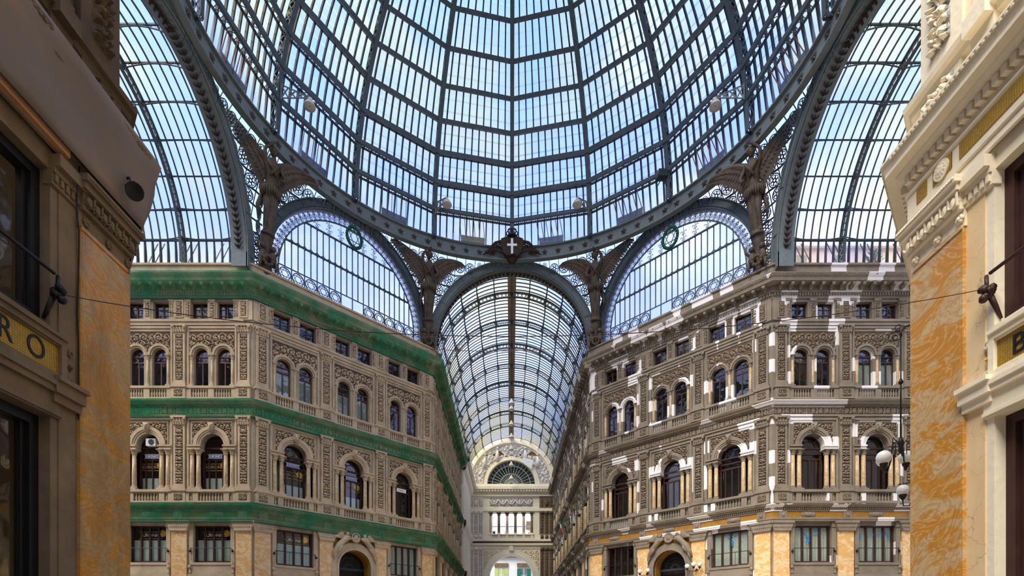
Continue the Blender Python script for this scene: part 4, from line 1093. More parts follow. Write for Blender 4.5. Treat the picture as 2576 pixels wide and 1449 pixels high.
# ------------------------------------------------------------------ glass barrel vaults
def vault(name, O, rz, L, RG, zc, trusses, gmat, first, a_step=13.2, ridge=False, over=False):
    """axis along local x from 0..L; centre line local y=0"""
    e = struct(empty(name)); e.location = (O[0], O[1], 0); e.rotation_euler = (0, 0, rz)
    angs = [90-a_step*k for k in range(6, -7, -1)]; A = [R(a) for a in [-4]+[a for a in angs if a > 3]+[184]]
    A = sorted(set(A)); fin = [R(-4+188*i/40) for i in range(41)]
    def P(x, r, a): return (x, r*cos(a), zc+r*sin(a))
    mb = MB(); nb_ = round(L/.56)
    for i in range(nb_+1):
        x = L*i/nb_
        for a, b in zip(fin, fin[1:]): mb.bar(P(x, RG, a), P(x, RG, b), .07, .09, (0, cos(a), sin(a)))
    o = mb.build('glazing_bar', M['ironV'], e); o['kind'] = 'stuff'
    mb = MB()
    for i in range(round(L/4)):
        x0, x1 = L*i/round(L/4), L*(i+1)/round(L/4)
        for a, b in zip(fin, fin[1:]): mb.quad(P(x0, RG+.06, a), P(x1, RG+.06, a), P(x1, RG+.06, b), P(x0, RG+.06, b))
    mb.build('glass_pane', gmat, e)
    for a in angs:
        if a < 3 or a > 177: continue
        a = R(a); mb = MB(); up = (0, cos(a), sin(a)); xs = [0]+trusses+[L]
        mb.bar(P(0, RG-.05, a), P(L, RG-.05, a), .09, .1, up)
        for x0, x1 in zip(xs, xs[1:]):     # lower chord arcs down into each truss
            q = []
            for k in range(9): t = k/8; q.append(P(x0+(x1-x0)*t, RG-.12-.42*(2*t-1)**2, a))
            mb.path(q, .06, .05, up)
            for k in range(8):
                t = (k+.5)/8
                if (2*t-1)**2 > .15: mb.bar(q[k], P(x0+(x1-x0)*t, RG-.06, a), .03, .03, up); mb.bar(q[k+1], P(x0+(x1-x0)*t, RG-.06, a), .03, .03, up)
        mb.build('purlin', M['ironV'], e)
    for x in trusses:
        mb = MB(); lt = MB(); n = 60; AA = [R(-2+184*i/n) for i in range(n+1)]; dpt = .58
        for a, b in zip(AA, AA[1:]):
            up = (0, cos(a), sin(a)); mb.bar(P(x, RG-.06, a), P(x, RG-.06, b), .22, .07, up); mb.bar(P(x, RG-dpt, a), P(x, RG-dpt, b), .2, .06, up)
            lt.bar(P(x, RG-.06, a), P(x, RG-dpt, b), .03, .06, up); lt.bar(P(x, RG-dpt, a), P(x, RG-.06, b), .03, .06, up)
        for a in angs:
            if 3 < a < 177: a = R(a); mb.bar(P(x, RG, a), P(x, RG-dpt-.02, a), .3, .1, (1, 0, 0))
        o = mb.build('truss', M['ironV'], e); lt.build('truss_lattice', M['ironW'], o)
    if ridge:
        mb = MB(); mb.box(0, L, -.42, .42, zc+RG-.1, zc+RG-.04); mb.build('ridge_board', M['ridge'], e)
        mb = MB(); mb.bar((0, 0, zc+RG-.2), (L, 0, zc+RG-.2), .08, .2); mb.build('ridge_rail', M['ironV'], e)
    # foot of the vault: upright glazing bars and gutter
    mb = MB()
    for s in (-1, 1): mb.box(0, L, s*(RG)-.12, s*(RG)+.12, zc-1.0, zc-.45)
    mb.build('gutter', M['ironV'], e)
    return e
vault('ceiling_nave_vault', (0, 50.9), pi/2, YE-50.9, 7.9, 28.75, [3.1+4.75*k for k in range(8)], M['glassV'], 0, ridge=True)
vault('ceiling_left_vault', (-CX-1.1, YC), pi, 20, 8.1, 28.7, [3.8, 8.55, 13.3, 18.0], M['glassT'], 0)
vault('ceiling_right_vault', (CX+1.1, YC), 0, 20, 8.1, 28.7, [3.8, 8.55, 13.3, 18.0], M['glassT'], 0)
# low upright bars where the arm vaults meet the parapet, with raking bars
for sx, lb in ((-1, 'row of upright glazing bars and rusty raking struts on the netted arm parapet'), (1, 'row of upright glazing bars and rusty raking struts on the patched arm parapet')):
    e = empty('parapet_glazing'); tag(e, lb, 'glazing')
    mb = MB(); rb = MB()
    for i in range(24):
        x = sx*(CX+1.1+i*.56); mb.bar((x, CY+.02, 28.6), (x, CY-.02, 30.3), .08, .1)
    mb.bar((sx*(CX+1), CY-.02, 30.3), (sx*(CX+14), CY-.02, 30.3), .1, .14)
    for g in range(5):
        for k in range(2):
            x = sx*(CX+2.6+g*2.4+k*.5); rb.bar((x, CY+.35, 28.7), (x-sx*.9, CY+.2, 30.2), .05, .05)
    mb.build('upright_bar', M['ironV'], e); rb.build('raking_strut', M['rust'], e)
# ------------------------------------------------------------------ statues
def make_statue(seed):
    e = empty('winged_statue'); rd = random.Random(seed)
    m = M['bronze']
    # body: skinned skeleton, metres, feet at z=0, facing -y
    J = {'pel': (0,0,2.9,.42), 'waist': (.03,-.03,3.5,.33), 'chest': (.02,-.1,4.15,.45), 'neck': (.0,-.14,4.72,.17), 'headb': (0,-.18,4.95,.16),
         'shL': (-.48,-.1,4.45,.2), 'elL': (-.62,-.22,5.15,.15), 'wrL': (-.15,-.42,5.62,.11), 'haL': (.02,-.46,5.68,.09),
         'shR': (.48,-.1,4.42,.2), 'elR': (.82,-.3,3.8,.16), 'wrR': (.62,-.75,3.4,.12), 'haR': (.52,-.88,3.38,.1),
         'hiL': (-.25,-.02,2.7,.34), 'knL': (-.24,-.22,1.55,.26), 'anL': (-.24,0,.3,.15), 'toL': (-.26,-.32,.08,.12),
         'hiR': (.25,-.02,2.7,.34), 'knR': (.26,-.12,1.55,.26), 'anR': (.24,.08,.3,.15), 'toR': (.28,-.26,.08,.12)}
    E = [('pel','waist'),('waist','chest'),('chest','neck'),('neck','headb'),('chest','shL'),('shL','elL'),('elL','wrL'),('wrL','haL'),('chest','shR'),('shR','elR'),('elR','wrR'),('wrR','haR'),
         ('pel','hiL'),('hiL','knL'),('knL','anL'),('anL','toL'),('pel','hiR'),('hiR','knR'),('knR','anR'),('anR','toR')]
    ks = list(J); me = bpy.data.meshes.new('body'); me.from_pydata([J[k][:3] for k in ks], [(ks.index(a), ks.index(b)) for a, b in E], []); me.materials.append(m)
    o = put('body', me, e); sk = o.modifiers.new('skin', 'SKIN'); sk.use_smooth_shade = True
    for i, k in enumerate(ks): me.skin_vertices[0].data[i].radius = (J[k][3], J[k][3]*.85)
    me.skin_vertices[0].data[0].use_root = True
    o.modifiers.new('sub', 'SUBSURF').levels = 1; o.modifiers['sub'].render_levels = 2
    # head with face
    mb = MB(); mb.ball((0, -.2, 5.2), .27, .88, 1, 1.2, 16, 12)
    mb.ball((0, -.47, 5.17), .05, .8, 1, 1.5, 6, 5); mb.ball((0, -.43, 5.03), .06, 1.4, .6, .5, 8, 5); mb.ball((0, -.38, 4.94), .08, 1, .8, .8, 8, 5)
    for s in (-1, 1): mb.ball((s*.1, -.42, 5.24), .04, 1.3, .6, .7, 6, 5); mb.ball((s*.24, -.2, 5.17), .05, .5, 1, 1.4, 6, 5); mb.ball((s*.1, -.43, 5.3), .05, 1.4, .5, .35, 6, 4)
    mb.build('head', m, e, True)
    mb = MB(); mb.ball((0, -.12, 5.3), .3, .95, 1, .95, 12, 8); mb.ball((0, .14, 5.22), .16, n=8, m=6)
    for k in range(12): a = pi*k/11; mb.ball((.27*cos(a), -.28+.05*sin(a), 5.22+.25*sin(a)), .07, n=6, m=4)
    mb.build('hair', m, e, True)
    # robe with folds
    mb = MB(); n = 40; prof = [(.3,.2),(.36,.6),(.4,1.1),(.46,1.7),(.54,2.3),(.54,2.8),(.4,3.35),(.42,3.6)]; vs = []; fs = []
    for j, (r, z) in enumerate(prof):
        for k in range(n):
            a = 2*pi*k/n; f = 1+(.13*(1-z/4))*sin(9*a+z*.8+.6*sin(3*a))+.05*sin(5*a-z*2); vs.append((r*f*cos(a)*.95+.12*sin(z*.9)*(1-z/3.6), r*f*sin(a)*.8+.05, z))
    for j in range(len(prof)-1):
        for k in range(n): k2 = (k+1) % n; fs.append((j*n+k, j*n+k2, (j+1)*n+k2, (j+1)*n+k))
    mb.add(vs, fs)
    for k in range(26):      # gathered drapery at the hips
        a = 2*pi*k/26; r = .55; mb.tube([(r*cos(a)*.95, r*sin(a)*.82, 3.0), ((r+.12)*cos(a), (r+.1)*sin(a)*.85, 2.75), ((r+.1)*cos(a), (r+.06)*sin(a)*.85, 2.4-.2*rd.random())], [.07,.1,.03], 6)
    for s in (-1, 1): mb.tube([(s*.4, -.3, 4.5), (s*.12, -.52, 4.1), (-s*.2, -.42, 3.6)], [.1,.13,.08], 7)
    mb.tube([(-.5,.1,2.6),(-.75,.15,1.6),(-.7,.1,.7)], [.12,.16,.04], 7)
    mb.build('robe', m, e, True)
    # wings
    for s in (-1, 1):
        mb = MB(); root = Vector((s*.28, .1, 4.3))
        tipv = Vector((-3.0, -.2, 6.1)) if s < 0 else Vector((2.95, -.1, 5.0)); el = Vector((-1.0, .1, 5.2)) if s < 0 else Vector((1.2, .2, 5.45))
        def C(t): return root*(1-t)**2+el*(2*t*(1-t))+tipv*t*t
        mb.tube([C(t/8) for t in range(9)], [.2,.24,.24,.22,.18,.15,.12,.09,.04], 8)
        dn_ = Vector((s*.2, .05, -1)).normalized()
        for lay, (nf, ln, wd) in enumerate(((20, 1.75, .34), (16, 1.1, .36), (14, .6, .36))):
            for k in range(nf):
                t = (k+.3)/nf; p = C(t); out = (C(min(1, t+.05))-C(max(0, t-.05))).normalized()
                d = (dn_*(1-t*.35)+out*(.05+t*.75)).normalized(); L = ln*(1.05-.75*t); off = Vector((0, -.05*lay, 0))
                a = p+off; b = a+d*L*.55+Vector((0, .02, 0)); c_ = a+d*L; w = out*wd if lay == 0 or t < .8 else out*wd*.7
                n0 = len(mb.v); th = Vector((0, .035, 0)); pts = [a-w*.5, a+w*.5, b+w*.65, c_+w*.1, b-w*.5]
                mb.v += [tuple(q-th) for q in pts]+[tuple(q+th) for q in pts]
                mb.f += [(n0,n0+1,n0+2,n0+3,n0+4), (n0+9,n0+8,n0+7,n0+6,n0+5)]+[(n0+i, n0+5+i, n0+5+(i+1) % 5, n0+(i+1) % 5) for i in range(5)]
        mb.build('wing', m, e)
    # fingers: small fan on each hand
    mb = MB()
    for k in range(5): mb.tube([(.03+.02*k,-.48,5.68),(.12+.03*k,-.52,5.74-.05*k),(.2,-.56,5.7-.06*k)], [.035,.03,.02], 5); mb.tube([(.5,-.9,3.36),(.44-.03*k,-1.0,3.38+.05*(k-2)),(.36,-1.06,3.36+.05*(k-2))], [.035,.03,.02], 5)
    mb.build('fingers', m, e, True)
    # plinth with seated child figures below the feet
    mb = MB(); mb.lathe([(.48,-.12),(.5,0),(.42,.05),(.36,.2)], (0,0,.0), 14); mb.lathe([(.5,-2.9),(.5,-2.3),(.36,-1.5),(.4,-.6),(.5,-.12)], (0,.15,0), 12, .08, 6); mb.build('plinth', m, e, True)
    mb = MB()
    for s in (-1, 1):
        mb.tube([(s*.35,-.25,-2.1),(s*.38,-.35,-1.7),(s*.36,-.3,-1.35),(s*.36,-.3,-1.2)], [.24,.27,.22,.1], 8); mb.ball((s*.36,-.35,-1.0), .2, n=10, m=8)
        mb.tube([(s*.45,-.3,-2.1),(s*.6,-.6,-2.0),(s*.55,-.62,-2.5)], [.14,.13,.08], 7); mb.tube([(s*.5,-.3,-1.4),(s*.75,-.4,-1.1),(s*.7,-.4,-.75)], [.1,.09,.06], 6)
    for k in range(9): a = 2*pi*k/9; mb.ball((.3*cos(a), -.62, -1.9+.3*sin(a)), .13, 1, .5, 1, 7, 5)
    mb.build('child_figure', m, e, True)
    return e
st = make_statue(1)
scan()
spots = [(-7.72, 48.95, 30.75, R(12), 1, 'winged statue with raised arm between the green-netted lunette and the nave arch'),
         (7.72, 48.95, 30.75, -R(12), -1, 'winged statue with raised arm between the white-patched lunette and the nave arch'),
         (-17.8, 38.6, 30.85, R(42), 1, 'winged statue with raised arm above the corner of the green-netted arm'),
         (17.8, 38.6, 30.85, -R(42), -1, 'winged statue with raised arm above the corner of the white-patched arm')]
for i, (x, y, z, rz, mir, lb) in enumerate(spots):
    o = st if i == 0 else dup(st)
    o.location = (x, y, z); o.rotation_euler = (R(13), 0, rz); o.scale = (mir, 1, 1)
    tag(o, lb, 'statue', 'winged statues in the corners under the dome')
# ------------------------------------------------------------------ crest with white cross and crown over the nave arch
e = empty('crest', (0, 48.6, 37.0)); tag(e, 'dark shield with white cross and crown at the head of the nave arch', 'crest')
mb = MB(); sh = [(-1.0,.75),(-.5,.95),(0,.85),(.5,.95),(1.0,.75),(1.05,.2),(.8,-.5),(.35,-.95),(0,-1.1),(-.35,-.95),(-.8,-.5),(-1.05,.2)]
mb.prism(sh, -.35, -.1); mb.build('shield', M['leaf'], e)
mb = MB(); mb.box(-.1, .1, -.42, -.34, -.75, .72); mb.box(-.45, .45, -.41, -.34, .05, .24); mb.build('cross', M['white'], e)
mb = MB()
for s in (-1, 1):
    mb.tube([(s*1.0,-.2,.6),(s*1.5,-.15,.5),(s*2.0,-.1,.1),(s*2.3,-.1,-.4),(s*2.0,-.1,-.5)], [.12,.14,.1,.07,.04], 7); mb.tube([(s*.8,-.2,-.5),(s*1.5,-.15,-.1),(s*2.1,-.1,-.3),(s*2.7,-.1,-.55)], [.1,.12,.1,.04], 7)
    for k in range(6): mb.ball((s*(1.1+.25*k), -.2, .35-.14*k), .14, 1.2, .6, .8, 7, 5)
mb.lathe([(.5,-.25),(.55,-.15),(.35,-.5),(.1,-.7)][::-1], (0,-.2,-.75), 12, .15, 6); mb.build('scroll_surround', M['leaf'], e, True)
mb = MB(); mb.lathe([(.42,.95),(.46,1.0),(.42,1.1)], (0,-.2,0), 14)
for k in range(8):
    a = 2*pi*k/8; mb.tube([(.42*cos(a),-.2+.42*sin(a),1.08),(.52*cos(a),-.2+.52*sin(a),1.4),(.25*cos(a),-.2+.25*sin(a),1.68),(0,-.2,1.6)], .045, 5); mb.ball((.5*cos(a),-.2+.5*sin(a),1.2), .07, n=6, m=4)
mb.ball((0,-.2,1.8), .12, n=8, m=6); mb.build('crown', M['black'], e, True)
# ------------------------------------------------------------------ end wall of the nave
ew = struct(empty('wall_end', (0, YE, 0)))
mb = MB(); h = 7.5
wall_open(mb, -h, h, 0, 17.6, [(0, 3.8, 0, 12.0, 1)], 1.2, 24)
wall_open(mb, -h, h, 17.6, 27.2, [(0, 3.85, 19.5, 23.4, 0)], 1.2)
wall_open(mb, -8.3, 8.3, 27.2, 36.9, [(0, 4.25, 28.3, 28.35, 1)], .6, 24)
mb.build('wall_face', M['creamY'], ew)
mb = MB(); mb.arch(0, 28.3, 7.2, 7.45, -.5, 0, n=40); mb.arch(0, 28.3, 6.9, 7.2, -.25, 0, n=40); mb.arch(0, 28.3, 4.25, 4.5, -.35, 0, n=30); mb.arch(0, 28.3, 4.5, 5.0, -.2, 0, n=30)
mb.box(-7.5, 7.5, -.9, 0, 27.3, 27.8); mb.box(-7.5, 7.5, -.5, 0, 27.8, 28.3); mb.box(-7.5, 7.5, -.55, 0, 26.9, 27.3); mb.box(-7.5, 7.5, -.35, 0, 26.2, 26.4); mb.box(-7.5, 7.5, -.2, 0, 23.6, 24.1)
mb.arch(0, 12.0, 3.8, 4.1, -.3, 0, n=30, leg=2); mb.arch(0, 12.0, 4.1, 4.9, -.18, 0, n=30, leg=2); mb.box(-7.5, 7.5, -.4, 0, 17.6, 17.9); mb.box(-7.5, 7.5, -.25, 0, 18.3, 18.7)
mb.box(-5.1, -4.95, -.15, 0, 8, 17.2); mb.box(4.95, 5.1, -.15, 0, 8, 17.2); mb.box(-5.1, 5.1, -.15, 0, 17.0, 17.2)
mb.box(-.35, .35, -.5, 0, 16.6, 17.4)
mb.build('moulding', M['creamY'], ew)
mb = MB()
for k in range(30): mb.box(-7.3+k*.5-.12, -7.3+k*.5+.12, -.8, 0, 26.95, 27.3)
mb.build('modillion_row', M['cream'], ew)
# relief stucco around the fan window
mb = MB(); rd = random.Random(11)
mk = lambda u, z: 5.0 < sqrt(u*u+(z-28.35)**2) < 6.9
relief(mb, -6.95, 6.95, 28.36, 35.3, -.05, .4, .1, 1.3, 12, False, mk); mb.f = [f for f in mb.f if not (mb.v[f[0]][2] > 33.2 and abs(mb.v[f[0]][0]) > 1.4 and sin(mb.v[f[0]][0]*2.1)+sin(mb.v[f[0]][2]*2.7) > .3)]; mb.ground = set()
for k in range(120):
    a = rd.uniform(.06, pi-.06); r = rd.uniform(5.1, 6.8); x, z = r*cos(a), 28.35+r*sin(a); s = rd.uniform(.08, .2)
    if abs(x) > 1.2 and z > 33.4 and rd.random() < .6: continue
    mb.ball((x, -.1, z), s, 1, .9, rd.uniform(.7, 1.8), 6, 5)
for s in (-1, 1):
    for px in (2.4, 4.6): mb.tube([(s*px,-.3,30.6+(3.0-px*.5)),(s*(px+.1),-.4,31.6+(3.0-px*.5)),(s*px,-.35,32.4+(3.0-px*.5))], [.35,.3,.15], 8); mb.ball((s*px,-.4,32.8+(3.0-px*.5)), .22, n=8, m=6)
mb.build('stucco_figures', M['whitish'], ew, True)
mb = MB(); pts = [(6.9*cos(pi*i/40), -.03, 28.35+6.9*sin(pi*i/40)) for i in range(41)]+[(5.0*cos(pi*(40-i)/40), -.03, 28.35+5.0*sin(pi*(40-i)/40)) for i in range(41)]
mb.add(pts, [(i, i+1, 80-i, 81-i) for i in range(40)]); mb.build('gold_ground', M['goldband'], ew)
mb = MB(); mb.prism([(2.0, 34.0), (3.9, 33.6), (3.5, 32.0), (1.9, 33.2)], -.75, -.7); o = mb.build('loose_sheet', M['white']); o.location = (0, YE, -1.2); tag(o, 'white protective sheet hanging loose over the stucco beside the fan window', 'sheet')
fw = window(); fw.location = (0, YE, 0)
mb = MB()
for k in range(19): a = pi*k/18; mb.bar((.5*cos(a), .35, 28.3+.5*sin(a)), (4.25*cos(a), .35, 28.3+4.25*sin(a)), .07, .07, (0,1,0))
for r in (.5, 1.2, 2.0, 3.4, 4.2): mb.arch(0, 28.3, r-.05, r+.05, .3, .4, n=30)
mb.build('window_frame', M['ironW'], fw)
MB().add([(4.25*cos(pi*i/30), .45, 28.3+4.25*sin(pi*i/30)) for i in range(31)], [tuple(range(31))]).build('pane', M['paned'], fw)
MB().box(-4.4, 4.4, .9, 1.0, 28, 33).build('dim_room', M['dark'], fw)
# loggia
for k in range(6):
    c = empty('loggia_column', (-3.65+k*1.46, YE+.25, 19.5)); b = column_mb(.24, .3, 3.4); b.build('shaft', M['dirty'] if k % 2 else M['trimL'], c, True)
    cap_mb(.24, 3.35, 3.9).build('capital', M['dirty'], c); base_mb(.24, 0).build('column_base', M['cream'], c)
    tag(c, ['loggia column beside the cream pilasters, end wall', 'loggia column, second from the cream pilasters', 'loggia column, inner one on the cream side', 'loggia column, inner one on the brown side', 'loggia column, second from the brown pilasters', 'loggia column beside the brown pilasters, end wall'][k], 'column', 'columns of the end wall loggia')
e = empty('balustrade', (0, YE, 0)); mb = MB(); mb.box(-3.9, 3.9, -.25, .05, 19.4, 19.55); mb.build('rail', M['cream'], e); mb = MB(); mb.box(-3.9, 3.9, -.2, .0, 18.7, 18.85)
for k in range(6): mb.box(-3.65+k*1.46-.22, -3.65+k*1.46+.22, -.2, 0, 18.85, 19.4)
mb.build('post', M['cream'], e); bd = baluster_mb(.55, .09).mesh('baluster', M['whitish'], True)
for k in range(5):
    for j in range(4): o = put('baluster', bd, e); o.location = (-2.92+k*1.46+(j-1.5)*.24, -.1, 18.85)
tag(e, 'pale stone balustrade below the loggia columns of the end wall', 'balustrade')
# ornamented pilaster strips of the end wall: cream on one side, brown on the other
for s, mt, rm in ((-1, M['cream'], M['whitish']), (1, M['trimR'], M['dirty'])):
    mb = MB(); x0, x1 = (4.95, 7.5) if s > 0 else (-7.5, -4.95)
    for z0, z1 in ((19.6, 23.6), (8.5, 17.2)): mb.box(x0, x1, -.12, 0, z0, z1)
    mb.box(x0, x1, -.14, 0, 24.1, 26.2)
    mb.build('pilaster_panel', mt, ew)
    mb = MB()
    for k in range(3):
        c = x0+.45+k*.83; w = .24
        relief(mb, c-w, c+w, 19.8, 23.1, -.13, .15, .08, .5, k); relief(mb, c-w, c+w, 9, 16.6, -.13, .15, .08, .5, k+3); relief(mb, c-w, c+w, 24.4, 25.8, -.15, .12, .08, .4, k+6)
        pil_cap_ = MB(); pil_cap_.box(c-.33, c+.33, -.35, 0, 23.15, 23.6); pil_cap_.box(c-.33, c+.33, -.35, 0, 16.7, 17.2); mb.add(pil_cap_.v, pil_cap_.f)
        mb.box(c-.25, c+.25, -.3, 0, 18.75, 19.4)
    mb.ball((x0+1.28, -.25, 25.1), .4, 1, .5, 1.4, 10, 7)
    mb.build('relief_panel', rm, ew)
mb = MB()
relief(mb, -3.8, 3.8, 24.5, 25.9, -.02, .12, .08, .6, 3, True)
for k in range(5): mb.ball((-3.0+k*1.5, -.12, 25.25), .2, 1.1, .6, 1, 10, 6); mb.tube([(-3.75+k*1.5,-.1,25.6),(-3.4+k*1.5,-.25,25.0),(-3.0+k*1.5,-.3,24.8),(-2.6+k*1.5,-.25,25.0),(-2.25+k*1.5,-.1,25.6)], .1, 6)
mb.build('festoon_relief', M['whitish'], ew)
mb = MB(); mk = lambda u, z: u*u+(z-12)**2 > 4.9**2
relief(mb, -4.9, 4.9, 13.2, 16.95, -.02, .2, .1, .9, 4, False, mk); mb.ground = set(); mb.build('spandrel_relief', M['cream'], ew)
mb = MB(); relief(mb, -7.4, 7.4, 17.9, 18.3, -.2, .1, .08, .5, 2, True); mb.build('dark_frieze', M['dirtyd'], ew)
# street beyond the end wall
b = empty('street_house', (0, 108, 0))
MB().box(-14, 14, 0, 6, 0, 23.2).build('wall', M['whitish'], b); mb = MB(); mb.box(-14, 14, -.6, 0, 17.6, 17.9); mb.box(-3.4, -.6, -.25, 0, 15.6, 16.4); mb.box(1.2, 4.0, -.25, 0, 15.6, 16.4); mb.build('ledge', M['dirty'], b)
for x, mt in ((-2.0, 'palegreen'), (2.6, 'greenshut')):
    mb = MB()
    for s in (-1, 1): mb.box(x+s*1.0-.38, x+s*1.0+.38, -.12, -.02, 10.6, 15.3)
    mb.build('shutter', M[mt], b)
    MB().box(x-.6, x+.6, -.06, -.01, 10.6, 15.3).build('window', M['paned'] if mt == 'greenshut' else M[mt], b)
    mb = MB(); mb.box(x-.05, x+.05, -.1, -.02, 10.6, 15.3); mb.box(x-.6, x+.6, -.1, -.02, 13.9, 14.0); mb.build('window_frame', M['white'], b)
tag(b, 'white street house with green shutters seen through the end arch', 'building')
b = empty('terrace_house', (0, 117.5, 0)); MB().box(-12, -4.2, 0, 6, 0, 29.5).build('wall', M['pink'], b); MB().box(3.4, 14, 0, 6, 0, 27).build('side_wall', M['dirty'], b)
mb = MB(); mb.box(-5.2, 4.6, -2.6, -2.5, 25.2, 25.4); 
for x in (-5, 0, 4.5): mb.bar((x, -2.55, 20), (x, -2.55, 25.2), .1, .1)
mb.build('awning_frame', M['ironL'], b); MB().box(-4.1-1.2, -4.4, -.05, 0, 24, 26.5).build('window', M['paned'], b)
tag(b, 'pinkish house with terrace awning frame seen through the loggia', 'building')
for i, (x, y, s, lb) in enumerate(((-3.1, YE+1.6, .5, 'small potted plant behind the loggia balustrade, beside the cream side'), (-.8, YE+1.7, .75, 'bushy potted plant in the middle of the loggia'), (3.5, YE+1.5, .9, 'dark potted plant behind the last loggia column'))):
    p = empty('potted_plant', (x, y, 19.5)); mb = MB(); mb.lathe([(.18,0),(.25,.35),(.27,.36),(.2,.34)], (0,0,0), 10); mb.build('pot', M['rust'], p, True)
    rd = random.Random(i); mb = MB()
    for k in range(60):
        a = rd.uniform(0, 2*pi); r = rd.uniform(.1, s*.7); z = .4+rd.uniform(0, s); c0 = Vector((r*cos(a), r*sin(a), z)); d = Vector((cos(a), sin(a), .6))*.2; w = Vector((-sin(a), cos(a), 0))*.06
        mb.add([c0-d, c0+w, c0+d, c0-w, c0+Vector((0,0,.02))], [(0,1,4),(1,2,4),(2,3,4),(3,0,4),(0,3,2,1)])
    mb.build('foliage', M['plant'], p); tag(p, lb, 'plant', 'potted plants in the loggia')
# cream restored stretch of the netted building's nave face
mb = MB(); sweep(mb, [(-NX, 78.5), (-NX, YE)], [(.42, 0), (.42, 26.0), (.8, 26.4), (1.0, 27.3), (1.35, 27.5), (1.35, 28.2), (.5, 28.3), (.3, 28.7)]); sweep(mb, [(-NX, 78.5), (-NX, YE)], [(.42, 17.4), (.8, 18.2), (.8, 18.8), (.42, 18.9)]); sweep(mb, [(-NX, 78.5), (-NX, YE)], [(.42, 9.8), (.8, 10.2), (.95, 11.2), (.42, 11.3)])
w2 = struct(empty('wall_left_restored')); 
for y0 in (79.2, 84, 88.8): mb.box(-NX+.4, -NX+.55, y0, y0+.9, 12, 17.4); mb.box(-NX+.4, -NX+.55, y0, y0+.9, 19.6, 24); mb.box(-NX+.4, -NX+.55, y0, y0+.9, 0, 9.8)
mb.build('wall_face', M['creamY'], w2)
mb = MB(); mb.quad((-NX, 78.5, 0), (-NX+.42, 78.5, 0), (-NX+.42, 78.5, 26.2), (-NX, 78.5, 26.2)); mb.build('end_return', M['creamY'], w2)
# italian flag
f = empty('flag', (6.35, 69.0, 15.6)); mb = MB(); mb.tube([(.9, 0, -.6), (-.1, 0, 1.5)], .03, 6); mb.build('pole', M['black'], f)
for k, mt in enumerate(('flaggreen', 'white', 'red')):
    mb = MB(); n = 6; vs = []; 
    for j in range(2):
        for i in range(n+1): vs.append((-.1+.1*j*1.0+.25*i/n, .08*sin(i*1.1+j), 1.3-.62*(k+j)-.15*i/n*(2-j)))
    mb.add(vs, [(i, i+1, n+2+i, n+1+i) for i in range(n)]); mb.build('green_stripe' if k == 0 else 'white_stripe' if k == 1 else 'red_stripe', M[mt], f)
tag(f, 'small green, white and red flag hanging on the patched nave face', 'flag')
# ------------------------------------------------------------------ pink building and plants behind the patched arm vault
b = empty('rooftop_building', (30, 48.5, 27.96)); MB().box(-6, 14, 0, 6, 0, 9.1).build('wall', M['pink'], b); MB().box(-6, 14, -1.8, 0, 6.3, 6.5).build('terrace_slab', M['whitish'], b); mb = MB(); mb.box(-6.3, 14.3, -.3, 6, 9.1, 9.3); mb.build('roof_edge', M['whitish'], b)
mb = MB()
for x in (-4, -.5, 6, 9): mb.box(x, x+.9, -.05, 0, 6.6, 8.4)
mb.build('window', M['paned'], b); tag(b, 'pink rooftop house seen through the glass above the patched arm', 'building')
p = empty('potted_plant', (32.4, 47.6, 35.17)); mb = MB(); mb.lathe([(.25,-.7),(.35,-.1),(.38,-.08)], (0,0,.0), 10); mb.build('pot', M['rust'], p, True); rd = random.Random(9); mb = MB()
for k in range(170):
    a = rd.uniform(0, 2*pi); r = rd.uniform(0, .75); z = rd.uniform(0, 1.0-.6*r); c0 = Vector((r*cos(a), r*sin(a), z)); d = Vector((cos(a), sin(a), .5))*.17; w = Vector((-sin(a), cos(a), 0))*.06
    mb.add([c0-d, c0+w, c0+d, c0-w, c0+Vector((0,0,.02))], [(0,1,4),(1,2,4),(2,3,4),(3,0,4),(0,3,2,1)])
mb.build('foliage', M['plant'], p); tag(p, 'leafy potted plant on the roof above the patched arm cornice', 'plant')
# ------------------------------------------------------------------ floor
fl = MB(); fl.quad((-60,-45,0),(60,-45,0),(60,107,0),(-60,107,0)); struct(fl.build('floor', M['floor']))
